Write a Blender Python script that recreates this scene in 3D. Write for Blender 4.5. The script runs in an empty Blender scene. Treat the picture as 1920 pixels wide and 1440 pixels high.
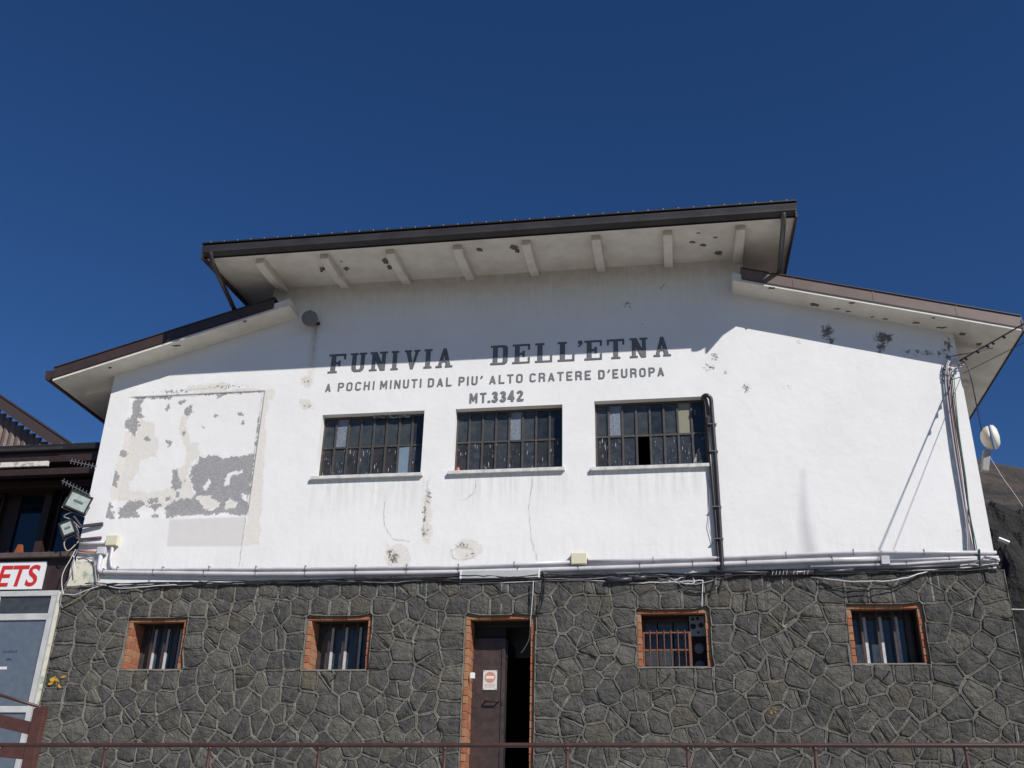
import bpy, math, random
import numpy as np
from mathutils import Vector, Matrix
random.seed(7); rng=np.random.default_rng(5)
# ------------------------------------------------------------------ camera, sky, sun, exposure
F_PX=1904.0; EYE=1.6; DIST=17.0
def _n(v): v=np.array(v,float); return v/np.linalg.norm(v)
_Z=_n((100,-4020,F_PX)); _X=_n((12400,-593,-F_PX)); _X=_n(_X-_Z*(_X@_Z)); _Y=np.cross(_Z,_X)
MC=np.stack([_X,_Y,_Z],1); CAM=np.array([0,-DIST,EYE])
def at(px,py,Y=0.0):
    """world point on the plane y=Y seen at photo pixel (1920x1440)"""
    d=MC.T@np.array([px-960,py-720,F_PX]); t=(Y-CAM[1])/d[1]; return CAM+d*t
def V(px,py,Y=0.0): return Vector(at(px,py,Y))
scene=bpy.context.scene; col=scene.collection
cam=bpy.data.cameras.new('camera'); camo=bpy.data.objects.new('camera',cam); col.objects.link(camo)
cam.sensor_width=36; cam.lens=F_PX/1920*36; cam.clip_start=0.1; cam.clip_end=20000
r,u,b=MC[0],-MC[1],-MC[2]
camo.matrix_world=Matrix(((r[0],u[0],b[0],CAM[0]),(r[1],u[1],b[1],CAM[1]),(r[2],u[2],b[2],CAM[2]),(0,0,0,1)))
scene.camera=camo
SD=Vector((1.02,-1.0,1.10)).normalized()
w=bpy.data.worlds.new('World'); scene.world=w; w.use_nodes=True
nt=w.node_tree; bg=nt.nodes['Background']; sky=nt.nodes.new('ShaderNodeTexSky')
sky.sky_type='NISHITA'; sky.sun_disc=False; sky.sun_elevation=math.asin(SD.z); sky.sun_rotation=math.atan2(SD.x,SD.y)
sky.altitude=2500; sky.air_density=1.0; sky.dust_density=0.0; sky.ozone_density=3.0
hs=nt.nodes.new('ShaderNodeHueSaturation'); hs.inputs['Saturation'].default_value=1.24; hs.inputs['Hue'].default_value=0.509
nt.links.new(sky.outputs[0],hs.inputs['Color']); nt.links.new(hs.outputs[0],bg.inputs[0]); bg.inputs[1].default_value=0.075
sl=bpy.data.lights.new('sun','SUN'); sl.energy=4.6; sl.angle=math.radians(0.5); sl.color=(1,0.965,0.91)
so=bpy.data.objects.new('sun',sl); col.objects.link(so); so.rotation_euler=SD.to_track_quat('Z','Y').to_euler()
scene.view_settings.view_transform='Standard'; scene.view_settings.look='None'; scene.view_settings.gamma=1
scene.view_settings.use_curve_mapping=False; scene.view_settings.exposure=0.11

# ------------------------------------------------------------------ materials
MATS={}
def mat(name,color,rough=0.8,metal=0.0,c2=None,scale=6.0,bump=0.0,bscale=40.0,detail=5,spec=0.5,lo=0.35,hi=0.65,obj=False):
    if name in MATS: return MATS[name]
    m=bpy.data.materials.new(name); m.use_nodes=True; t=m.node_tree; p=t.nodes['Principled BSDF']; L=t.links.new
    p.inputs['Roughness'].default_value=rough; p.inputs['Metallic'].default_value=metal
    p.inputs['Specular IOR Level'].default_value=spec
    p.inputs['Base Color'].default_value=(*color,1)
    geo=t.nodes.new('ShaderNodeNewGeometry')
    if c2:
        n=t.nodes.new('ShaderNodeTexNoise'); n.inputs['Scale'].default_value=scale; n.inputs['Detail'].default_value=detail; n.inputs['Roughness'].default_value=.65
        L(geo.outputs['Position'],n.inputs['Vector'])
        mr=t.nodes.new('ShaderNodeMapRange'); mr.inputs[1].default_value=lo; mr.inputs[2].default_value=hi; L(n.outputs['Fac'],mr.inputs[0])
        mx=t.nodes.new('ShaderNodeMix'); mx.data_type='RGBA'; mx.inputs[6].default_value=(*color,1); mx.inputs[7].default_value=(*c2,1)
        L(mr.outputs[0],mx.inputs[0]); L(mx.outputs[2],p.inputs['Base Color'])
    if bump:
        n=t.nodes.new('ShaderNodeTexNoise'); n.inputs['Scale'].default_value=bscale; n.inputs['Detail'].default_value=6; n.inputs['Roughness'].default_value=.6
        L(geo.outputs['Position'],n.inputs['Vector'])
        bp=t.nodes.new('ShaderNodeBump'); bp.inputs['Strength'].default_value=1.0; bp.inputs['Distance'].default_value=bump
        L(n.outputs['Fac'],bp.inputs['Height']); L(bp.outputs[0],p.inputs['Normal'])
    MATS[name]=m; return m
def rgb(m): return m
WHITE=mat('white_paint',(.76,.75,.73),.75,c2=(.70,.69,.665),scale=3,bump=.006,bscale=14)
SOFF=mat('soffit_paint',(.74,.70,.63),.85,c2=(.58,.54,.47),scale=2.2,bump=.006,bscale=9,lo=.4,hi=.75)
SILL=mat('sill_stone',(.66,.65,.63),.7,c2=(.45,.44,.43),scale=9)
BROWN=mat('brown_sheet',(.040,.024,.021),.45,c2=(.058,.036,.030),scale=3,metal=.0)
BROWNL=mat('faded_brown_sheet',(.115,.074,.066),.5,c2=(.16,.115,.10),scale=2.0,lo=.3,hi=.8)
GUT=mat('gutter_paint',(.046,.041,.040),.4,c2=(.028,.024,.023),scale=2.2,detail=9)
DARK=mat('black_coating',(.012,.012,.013),.5,c2=(.02,.018,.018),scale=20)
STEELB=mat('brown_steel',(.058,.036,.033),.5,c2=(.032,.021,.019),scale=7,detail=9,lo=.4,hi=.62,bump=.002,bscale=6)
WFRAME=mat('window_steel',(.055,.045,.04),.6,c2=(.10,.085,.075),scale=18,lo=.5,hi=.75)
BARW=mat('white_frame',(.55,.55,.55),.5,c2=(.42,.42,.42),scale=10)
PVC=mat('white_conduit_plastic',(.60,.585,.62),.4,c2=(.44,.43,.45),scale=2.5,detail=8)
BEIGE=mat('beige_box_plastic',(.62,.58,.42),.45)
BLACKP=mat('black_pipe',(.022,.018,.020),.35,c2=(.035,.028,.03),scale=8)
CABB=mat('black_cable',(.02,.019,.021),.45)
CABG=mat('grey_cable',(.22,.21,.22),.45)
CABL=mat('pale_cable',(.55,.55,.56),.45)
RED=mat('railing_paint',(.070,.026,.023),.5,c2=(.038,.02,.017),scale=14)
FENCE=mat('fence_paint',(.085,.032,.026),.6,c2=(.06,.022,.018),scale=9,bump=.002)
ALU=mat('aluminium_frame',(.52,.52,.50),.4,c2=(.42,.42,.41),scale=4)
INTER=mat('shade_black',(.012,.012,.012),.9)  # near-black colour stands in for the darkness of unlit rooms and recesses
GREYM=mat('grey_metal',(.20,.20,.20),.4,metal=.6)
RUST=mat('rusty_steel',(.22,.085,.05),.8,c2=(.13,.05,.03),scale=30)
ORANGE=mat('rust_orange_rag',(.32,.08,.025),.8,c2=(.2,.05,.02),scale=10)
SIGNW=mat('sign_white',(.72,.72,.72),.35)
SIGNR=mat('sign_red',(.52,.025,.02),.35)
WOOD=mat('dark_cladding',(.035,.016,.014),.6,c2=(.022,.010,.009),scale=6)
CORR=mat('corrugated_sheet',(.17,.12,.105),.6,c2=(.12,.08,.07),scale=2)
CREAMP=mat('cream_board',(.62,.58,.47),.8,c2=(.28,.36,.28),scale=6,lo=.5,hi=.62)
SCAR=mat('bare_concrete_scar',(.085,.082,.075),.95,c2=(.17,.16,.14),scale=25,bump=.01,bscale=60)
CRACK_SHADE=mat('crack_and_shade_dark',(.20,.18,.15),.95,c2=(.40,.37,.32),scale=20)
LETD=mat('letter_edge_paint',(.080,.084,.094),.8)
LETL=mat('letter_fill_paint',(.20,.203,.215),.8,c2=(.15,.153,.165),scale=9)
GROUND=mat('volcanic_gravel',(.075,.07,.066),.95,c2=(.05,.047,.045),scale=1.2,bump=.02,bscale=8)
BOUNCE=mat('bounce_concrete',(.37,.345,.31),.95,c2=(.30,.28,.25),scale=.8,bump=.01,bscale=8)
MOUNT=mat('mountain_scree',(.070,.052,.040),.95,c2=(.026,.023,.021),scale=.03,bump=7.0,bscale=.11,detail=12,lo=.38,hi=.62)
LAVA=mat('black_lava',(.009,.009,.009),.95,c2=(.024,.021,.019),scale=1.2,bump=.35,bscale=2.2)
DISHW=mat('dish_plastic',(.70,.69,.62),.4)
DISHS=mat('dish_plastic_yellowed',(.62,.56,.44),.5)
YELL=mat('yellow_paint',(.62,.36,.02),.6,c2=(.45,.25,.03),scale=30)

def ragged(m,sc,lo,hi):
    t=m.node_tree; L=t.links.new; p=t.nodes['Principled BSDF']; g=t.nodes.new('ShaderNodeNewGeometry'); n=t.nodes.new('ShaderNodeTexNoise'); n.inputs['Scale'].default_value=sc; n.inputs['Detail'].default_value=6
    L(g.outputs['Position'],n.inputs['Vector']); r_=t.nodes.new('ShaderNodeMapRange'); r_.inputs[1].default_value=lo; r_.inputs[2].default_value=hi; L(n.outputs['Fac'],r_.inputs[0]); L(r_.outputs[0],p.inputs['Alpha'])
ragged(YELL,14,.44,.52)
def brick_mat():
    m=mat('brick_clay',(.33,.115,.050),.85,c2=(.25,.080,.038),scale=12,bump=.006,bscale=50)
    return m
BRICK=brick_mat(); BRICK2=mat('brick_clay_pale',(.36,.17,.085),.9,c2=(.28,.13,.065),scale=14,bump=.006,bscale=50)
BMORT=mat('brick_mortar',(.24,.21,.17),.95)
DRIPS=[(float(at(x_,1130,-.08)[0]),w_) for x_,w_ in ((478,.012),(487,.008),(521,.012),(526,.006),(788,.012),(798,.007),(940,.008),(1345,.010),(1432,.010),(1444,.014),(1470,.008),(1752,.012),(1766,.008))]
def stone_mat(name,a,b2):
    m=bpy.data.materials.new(name); m.use_nodes=True; t=m.node_tree; L=t.links.new; p=t.nodes['Principled BSDF']; p.inputs['Roughness'].default_value=.9
    p.inputs['Specular IOR Level'].default_value=.3
    g=t.nodes.new('ShaderNodeNewGeometry')
    def noise(s,d=6,r=.65):
        n=t.nodes.new('ShaderNodeTexNoise'); n.inputs['Scale'].default_value=s; n.inputs['Detail'].default_value=d; n.inputs['Roughness'].default_value=r; L(g.outputs['Position'],n.inputs['Vector']); return n
    n=noise(7); mr=t.nodes.new('ShaderNodeMapRange'); mr.inputs[1].default_value=.38; mr.inputs[2].default_value=.66; L(n.outputs['Fac'],mr.inputs[0])
    mx=t.nodes.new('ShaderNodeMix'); mx.data_type='RGBA'; mx.inputs[6].default_value=(*a,1); mx.inputs[7].default_value=(*b2,1); L(mr.outputs[0],mx.inputs[0])
    # pale lime streaks and specks (their own shape: stretched vertically)
    mp=t.nodes.new('ShaderNodeMapping'); mp.inputs['Scale'].default_value=(22,1,3.0); L(g.outputs['Position'],mp.inputs['Vector'])
    n2=t.nodes.new('ShaderNodeTexNoise'); n2.inputs['Scale'].default_value=1.0; n2.inputs['Detail'].default_value=7; n2.inputs['Roughness'].default_value=.7; L(mp.outputs[0],n2.inputs['Vector'])
    sp_=t.nodes.new('ShaderNodeSeparateXYZ'); L(g.outputs['Position'],sp_.inputs[0]); hz=t.nodes.new('ShaderNodeMapRange'); hz.inputs[1].default_value=4.6; hz.inputs[2].default_value=6.0; hz.inputs[3].default_value=0; hz.inputs[4].default_value=.055; L(sp_.outputs[2],hz.inputs[0])
    ad=t.nodes.new('ShaderNodeMath'); ad.operation='ADD'; L(n2.outputs['Fac'],ad.inputs[0]); L(hz.outputs[0],ad.inputs[1])
    for xi,wi_ in DRIPS:   # lime run-off lines below the ledge
        c_=t.nodes.new('ShaderNodeMath'); c_.operation='COMPARE'; L(sp_.outputs[0],c_.inputs[0]); c_.inputs[1].default_value=xi; c_.inputs[2].default_value=wi_
        m_=t.nodes.new('ShaderNodeMath'); m_.operation='MULTIPLY'; L(c_.outputs[0],m_.inputs[0]); L(hz.outputs[0],m_.inputs[1])
        q_=t.nodes.new('ShaderNodeMath'); q_.operation='MULTIPLY_ADD'; L(m_.outputs[0],q_.inputs[0]); q_.inputs[1].default_value=3.6; L(ad.outputs[0],q_.inputs[2]); ad=q_
    m2=t.nodes.new('ShaderNodeMapRange'); m2.inputs[1].default_value=.70; m2.inputs[2].default_value=.73; m2.inputs[4].default_value=.75; L(ad.outputs[0],m2.inputs[0])
    mx2=t.nodes.new('ShaderNodeMix'); mx2.data_type='RGBA'; mx2.inputs[7].default_value=(.36,.36,.35,1); L(m2.outputs[0],mx2.inputs[0]); L(mx.outputs[2],mx2.inputs[6])
    # mossy brown lichen blotches
    n3=noise(1.7,3); m3=t.nodes.new('ShaderNodeMapRange'); m3.inputs[1].default_value=.60; m3.inputs[2].default_value=.72; m3.inputs[4].default_value=.6; L(n3.outputs['Fac'],m3.inputs[0])
    mx3=t.nodes.new('ShaderNodeMix'); mx3.data_type='RGBA'; mx3.inputs[7].default_value=(.135,.115,.075,1); L(m3.outputs[0],mx3.inputs[0]); L(mx2.outputs[2],mx3.inputs[6])
    L(mx3.outputs[2],p.inputs['Base Color'])
    n4=noise(17,9,.72); bp=t.nodes.new('ShaderNodeBump'); bp.inputs['Distance'].default_value=.05; L(n4.outputs['Fac'],bp.inputs['Height']); L(bp.outputs[0],p.inputs['Normal'])
    return m
STONES=[stone_mat('basalt_a',(.070,.067,.063),(.122,.116,.107)),stone_mat('basalt_b',(.060,.058,.056),(.102,.098,.091)),stone_mat('basalt_c',(.098,.092,.081),(.145,.136,.118)),stone_mat('basalt_brownish',(.090,.082,.068),(.112,.102,.085))]
MORT=stone_mat('lime_mortar',(.150,.143,.122),(.250,.240,.210))

def pane_mat(name,base,rough,dirt,transp=.35,streak=False,spec=.5,mott=0):
    m=bpy.data.materials.new(name); m.use_nodes=True; t=m.node_tree; L=t.links.new; p=t.nodes['Principled BSDF']; out=t.nodes['Material Output']
    p.inputs['Roughness'].default_value=rough; p.inputs['Specular IOR Level'].default_value=spec
    g=t.nodes.new('ShaderNodeNewGeometry')
    n=t.nodes.new('ShaderNodeTexNoise'); n.inputs['Scale'].default_value=9 if not mott else 60; n.inputs['Detail'].default_value=6; L(g.outputs['Position'],n.inputs['Vector'])
    mr=t.nodes.new('ShaderNodeMapRange'); mr.inputs[1].default_value=.35; mr.inputs[2].default_value=.7; L(n.outputs['Fac'],mr.inputs[0])
    mx=t.nodes.new('ShaderNodeMix'); mx.data_type='RGBA'; mx.inputs[6].default_value=(*base,1); mx.inputs[7].default_value=(*dirt,1); L(mr.outputs[0],mx.inputs[0])
    colr=mx.outputs[2]; ts=t.nodes.new('ShaderNodeBsdfTransparent'); ts.inputs[0].default_value=(.75,.8,.82,1)
    ms=t.nodes.new('ShaderNodeMixShader'); fac=None
    if streak:
        mp=t.nodes.new('ShaderNodeMapping'); mp.inputs['Scale'].default_value=(42,1,7.5); L(g.outputs['Position'],mp.inputs['Vector'])
        v=t.nodes.new('ShaderNodeTexNoise'); v.inputs['Scale'].default_value=1.0; v.inputs['Detail'].default_value=5; L(mp.outputs[0],v.inputs['Vector'])
        s=t.nodes.new('ShaderNodeMapRange'); s.inputs[1].default_value=.645; s.inputs[2].default_value=.69; L(v.outputs['Fac'],s.inputs[0])
        mx2=t.nodes.new('ShaderNodeMix'); mx2.data_type='RGBA'; mx2.inputs[7].default_value=(.5,.5,.49,1); L(s.outputs[0],mx2.inputs[0]); L(colr,mx2.inputs[6]); colr=mx2.outputs[2]
        mm=t.nodes.new('ShaderNodeMath'); mm.operation='SUBTRACT'; mm.use_clamp=True; mm.inputs[0].default_value=transp; L(s.outputs[0],mm.inputs[1]); L(mm.outputs[0],ms.inputs[0])
    else: ms.inputs[0].default_value=transp
    L(colr,p.inputs['Base Color']); L(p.outputs[0],ms.inputs[1]); L(ts.outputs[0],ms.inputs[2]); L(ms.outputs[0],out.inputs['Surface'])
    return m
GLASS=[pane_mat('dusty_glass',(.042,.049,.055),.14,(.078,.085,.09),.22),pane_mat('dusty_glass_b',(.024,.031,.037),.08,(.048,.055,.06),.3),pane_mat('dusty_glass_c',(.048,.056,.062),.2,(.075,.082,.088),.2)]
GSTR=[pane_mat('splashed_glass',(.038,.044,.05),.14,(.072,.078,.083),.22,True),pane_mat('splashed_glass_b',(.034,.034,.036),.15,(.06,.058,.056),.25,True)]
FROST=pane_mat('frosted_glass',(.10,.12,.15),.4,(.30,.33,.38),.02,mott=1)
BLUEP=pane_mat('blue_grey_panel',(.16,.22,.28),.4,(.18,.24,.30),.0)
BEIGEP=pane_mat('beige_panel',(.25,.235,.17),.5,(.22,.21,.15),.0)
SHOPG=pane_mat('shop_glass',(.11,.135,.17),.18,(.135,.16,.195),.12)
NAVYG=pane_mat('navy_glass',(.006,.012,.028),.05,(.008,.016,.034),.15,spec=.8)

# ------------------------------------------------------------------ mesh helpers
class MB:
    def __init__(s): s.v=[]; s.f=[]; s.mi=[]; s.m=0
    def add(s,vs,fs):
        o=len(s.v); s.v+= [tuple(v) for v in vs]; s.f+=[tuple(i+o for i in f) for f in fs]; s.mi+=[s.m]*len(fs); return s
    def box(s,x0,x1,y0,y1,z0,z1):
        vs=[(x,y,z) for x in (x0,x1) for y in (y0,y1) for z in (z0,z1)]
        return s.add(vs,[(0,1,3,2),(4,6,7,5),(0,4,5,1),(2,3,7,6),(0,2,6,4),(1,5,7,3)])
    def hexa(s,b,t):  # bottom quad, top quad (same winding)
        n=len(b); vs=list(b)+list(t); fs=[tuple(range(n))[::-1],tuple(range(n,2*n))]+[(i,(i+1)%n,(i+1)%n+n,i+n) for i in range(n)]
        return s.add(vs,fs)
    def prism(s,poly,y0,y1):  # poly in XZ, ccw seen from -Y
        return s.hexa([(x,y1,z) for x,z in poly],[(x,y0,z) for x,z in poly])
    def bar(s,a,b,wd,ht,up=(0,0,1)):
        a=Vector(a); b=Vector(b); d=(b-a).normalized(); up=Vector(up); sx=d.cross(up).normalized()*wd/2; sz=sx.normalized().cross(d).normalized()*ht/2
        q=[-sx-sz,sx-sz,sx+sz,-sx+sz]; return s.hexa([a+k for k in q],[b+k for k in q])
    def tube(s,pts,r,n=8,r2=None):
        pts=[Vector(p) for p in pts]; rings=[]; o=len(s.v); N=len(pts); pu=None
        for i,p in enumerate(pts):
            d=(pts[min(i+1,N-1)]-pts[max(i-1,0)]).normalized()
            if pu is None: pu=Vector((0,0,1)) if abs(d.z)<.9 else Vector((1,0,0))
            a=d.cross(pu).normalized(); b=a.cross(d).normalized(); pu=b
            rr=r if r2 is None else r+(r2-r)*i/(N-1)
            for k in range(n): t=2*math.pi*k/n; s.v.append(tuple(p+a*math.cos(t)*rr+b*math.sin(t)*rr))
        for i in range(N-1):
            for k in range(n):
                k2=(k+1)%n; s.f.append((o+i*n+k,o+i*n+k2,o+(i+1)*n+k2,o+(i+1)*n+k)); s.mi.append(s.m)
        s.f.append(tuple(o+k for k in range(n))[::-1]); s.f.append(tuple(o+(N-1)*n+k for k in range(n))); s.mi+=[s.m]*2
        return s
    def lathe(s,c,axis,prof,n=24):  # prof: (dist along axis, radius)
        c=Vector(c); ax=Vector(axis).normalized(); a=ax.orthogonal().normalized(); b=ax.cross(a); o=len(s.v)
        for h,r in prof:
            for k in range(n): t=2*math.pi*k/n; s.v.append(tuple(c+ax*h+(a*math.cos(t)+b*math.sin(t))*r))
        for i in range(len(prof)-1):
            for k in range(n): k2=(k+1)%n; s.f.append((o+i*n+k,o+i*n+k2,o+(i+1)*n+k2,o+(i+1)*n+k)); s.mi.append(s.m)
        s.f.append(tuple(o+k for k in range(n))[::-1]); s.f.append(tuple(o+(len(prof)-1)*n+k for k in range(n))); s.mi+=[s.m]*2
        return s
    def mesh(s,name,mats,smooth=False):
        me=bpy.data.meshes.new(name); me.from_pydata(s.v,[],s.f)
        for m in (mats if isinstance(mats,(list,tuple)) else [mats]): me.materials.append(m)
        me.polygons.foreach_set('material_index',s.mi)
        if smooth: me.polygons.foreach_set('use_smooth',[True]*len(s.f))
        me.update(); return me
    def build(s,name,mats,parent=None,smooth=False,bevel=0):
        o=link(name,s.mesh(name,mats,smooth),parent)
        if bevel: 
            md=o.modifiers.new('bevel','BEVEL'); md.width=bevel; md.segments=2; md.limit_method='ANGLE'
        return o
def link(name,me,parent=None):
    o=bpy.data.objects.new(name,me); col.objects.link(o)
    if parent: o.parent=parent
    return o
def tag(o,label=None,cat=None,group=None,kind=None):
    if label: o['label']=label
    if cat: o['category']=cat
    if group: o['group']=group
    if kind: o['kind']=kind
    return o
def thing(name,label,cat,group=None): return tag(link(name,None),label,cat,group)
def solo(mb,name,mats,label,cat,group=None,smooth=False,bevel=0): return tag(mb.build(name,mats,None,smooth,bevel),label,cat,group)

# ------------------------------------------------------------------ the setting: ground, mountain, lava bank
g=MB(); gx=[-6000,-600,-80,-30,-12,0,12,30,80,600,6000]; gy=[-6000,-600,-60,-17.5,-8,-6,-1,0,12,40,600,6000]
def gz(x,y):
    if y<=-17: return 0.0
    if y<-8: return (y+17)/9*1.5
    if y<-6: return 1.5+(y+8)/2*.15
    if y<-1: return 1.65+(y+6)/5*1.13
    return 2.78
for y in gy:
    for x in gx: g.v.append((x,y,gz(x,y)))
nx=len(gx)
for j in range(len(gy)-1):
    for i in range(nx-1): g.f.append((j*nx+i,j*nx+i+1,(j+1)*nx+i+1,(j+1)*nx+i)); g.mi.append(0)
tag(g.build('ground',GROUND),kind='structure')
g=MB(); gx=[-24,-12,0,12,22]; gy=[-15,-12,-8,-6,-1,-.13]
for y in gy:
    for x in gx: g.v.append((x,y,gz(x,y)+.012))
for j in range(len(gy)-1):
    for i in range(4): g.f.append((j*5+i,j*5+i+1,(j+1)*5+i+1,(j+1)*5+i)); g.mi.append(0)
tag(g.build('added_bounce_paving',BOUNCE),kind='structure')  # unseen pale sheet added to bounce sunlight up onto the soffits

def fbm(x,y,seed=0,oct=5,per=1.0):
    r=np.random.default_rng(seed); tot=np.zeros_like(x,dtype=float); amp=1; fr=1/per; nrm=0
    for k in range(oct):
        tb=r.random((256,256)); X=x*fr+37.3*k; Y=y*fr+11.7*k; xi=np.floor(X).astype(int); yi=np.floor(Y).astype(int); fx=X-xi; fy=Y-yi
        fx=fx*fx*(3-2*fx); fy=fy*fy*(3-2*fy); a=tb[xi%256,yi%256]; b_=tb[(xi+1)%256,yi%256]; c=tb[xi%256,(yi+1)%256]; d=tb[(xi+1)%256,(yi+1)%256]
        tot+=amp*((a*(1-fx)+b_*fx)*(1-fy)+(c*(1-fx)+d*fx)*fy); nrm+=amp; amp*=.5; fr*=2
    return tot/nrm
def heightmesh(name,X,Y,Z,m,smooth=True):
    ny_,nx_=X.shape; vs=np.stack([X,Y,Z],-1).reshape(-1,3); idx=np.arange(ny_*nx_).reshape(ny_,nx_)
    f=np.stack([idx[:-1,:-1],idx[:-1,1:],idx[1:,1:],idx[1:,:-1]],-1).reshape(-1,4)
    me=bpy.data.meshes.new(name); me.from_pydata(vs.tolist(),[],f.tolist()); me.materials.append(m)
    if smooth: me.polygons.foreach_set('use_smooth',[True]*len(f))
    return link(name,me)
# the cone: summit a little left of what the photo shows, flank descending to the right
S0=at(1870,834,700)
th=np.linspace(0,2*np.pi,220); rr=np.linspace(0,1,120)[:,None]**1.1*690
cx,cy=S0[0]-60,740
X=cx+rr*np.cos(th); Y=cy+rr*np.sin(th)*.9; 
hh=S0[2]+22
Z=hh*np.clip(1-rr/680,0,None)**1.15+0*X+(fbm(X,Y,3,7,120)-.5)*34*np.clip(rr/150,0,1)-3
Z=np.where(rr>675,-6,Z)
tag(heightmesh('mountain',X,Y,Z,MOUNT),kind='structure')
# lava bank behind the right corner
xs=np.linspace(5.6,40,300); ys=np.linspace(11,40,250); X,Y=np.meshgrid(xs,ys)
top=11.9+ (X-8)*.01
prof=np.clip((Y-11)/5,0,1)**.7
Z=2.2+prof*(top-2.2)+(fbm(X,Y,9,6,3.0)-.5)*2.6*np.clip((Y-11)/3,0,1)+(fbm(X,Y,19,5,1.1)-.5)*2.6
Z=np.where(Y>25,Z-(Y-25)*.35,Z)
tag(heightmesh('lava_bank',X,Y,Z,LAVA,False),kind='structure')

# ------------------------------------------------------------------ the cable car station
ST=thing('cable_car_station','white plastered cable car station on a dark stone base with painted lettering','building')
XL,XR=-11.06,5.07; ZB=6.03; CX0,CX1=-7.9,1.52
UW=[(-6.553,-4.55,8.04,9.30),(-3.95,-1.94,8.05,9.30),(-1.352,.645,8.025,9.335)]
def ztop(x):
    if x<CX0: return 11.43+(x+7.45)*.293+.03
    if x<=CX1: return 12.20
    return 11.42-(x-1.3)*.284+.03
PAN=(-10.63,-7.80,7.32,9.87)

# ---- plaster sheet with per-vertex paint fields
def grid_lines(a,b,step,must,fine=None):
    pts=sorted(set([a,b]+[m for m in must if a<m<b]+([fine[0],fine[1]] if fine else []))); out=[]
    for p,q in zip(pts[:-1],pts[1:]):
        st=fine[2] if fine and p>=fine[0]-1e-6 and q<=fine[1]+1e-6 else step
        n=max(1,int(math.ceil((q-p)/st))); out+= [p+(q-p)*i/n for i in range(n)]
    return np.array(out+[pts[-1]])
e=.004
xs=grid_lines(XL,XR,.06,[w_[0] for w_ in UW]+[w_[1] for w_ in UW]+[CX0,CX0-e,CX1,CX1+e,PAN[0],PAN[1],PAN[0]-.006,PAN[1]+.006],fine=(-10.95,-7.40,.02))
zs=grid_lines(ZB,10.10,.06,[w_[2] for w_ in UW]+[w_[3] for w_ in UW]+[PAN[2],PAN[3],PAN[2]-.006,PAN[3]+.006],fine=(6.4,10.10,.025))
up=np.linspace(0,1,28)[1:]
Xg,Zg=np.meshgrid(xs,np.concatenate([zs,10.10+up]))
zt=np.array([ztop(x) for x in xs])
for k,t_ in enumerate(up): Zg[len(zs)+k]=10.10+(zt-10.10)*t_
def project(X,Y,Z):
    c=np.stack([X-CAM[0],Y-CAM[1]+0*X,Z-CAM[2]],-1)@MC.T; return 960+F_PX*c[...,0]/c[...,2],720+F_PX*c[...,1]/c[...,2]
PX,PY=project(Xg,np.zeros_like(Xg),Zg)
def polysd(poly,sc=None):
    P=np.array(poly,float)
    if sc: P=np.stack([sc[0]+P[:,0]/sc[2],sc[1]+P[:,1]/sc[2]],1)
    d=np.full(PX.shape,1e9); ins=np.zeros(PX.shape,bool); n=len(P)
    x0,x1,y0,y1=P[:,0].min()-25,P[:,0].max()+25,P[:,1].min()-25,P[:,1].max()+25
    mk=(PX>x0)&(PX<x1)&(PY>y0)&(PY<y1); px=PX[mk]; py=PY[mk]
    dd=np.full(px.shape,1e9); ii=np.zeros(px.shape,bool)
    for i in range(n):
        a=P[i]; b_=P[(i+1)%n]; ab=b_-a; t=np.clip(((px-a[0])*ab[0]+(py-a[1])*ab[1])/(ab@ab+1e-9),0,1)
        dd=np.minimum(dd,np.hypot(px-a[0]-ab[0]*t,py-a[1]-ab[1]*t))
        c=((a[1]>py)!=(b_[1]>py)); xi=a[0]+(py-a[1])/(b_[1]-a[1]+1e-12)*(b_[0]-a[0]); ii^=c&(px<xi)
    d[mk]=np.where(ii,-dd,dd); return d   # negative inside, px
def ell(cx_,cy_,rx,ry): return (np.hypot((PX-cx_)/rx,(PY-cy_)/ry)-1)*min(rx,ry)
def field(d,wd): return np.clip(.5-d/(2*wd),0,1)
SC=(190,700,4.0)
grey=np.full(PX.shape,0.0)
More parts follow.
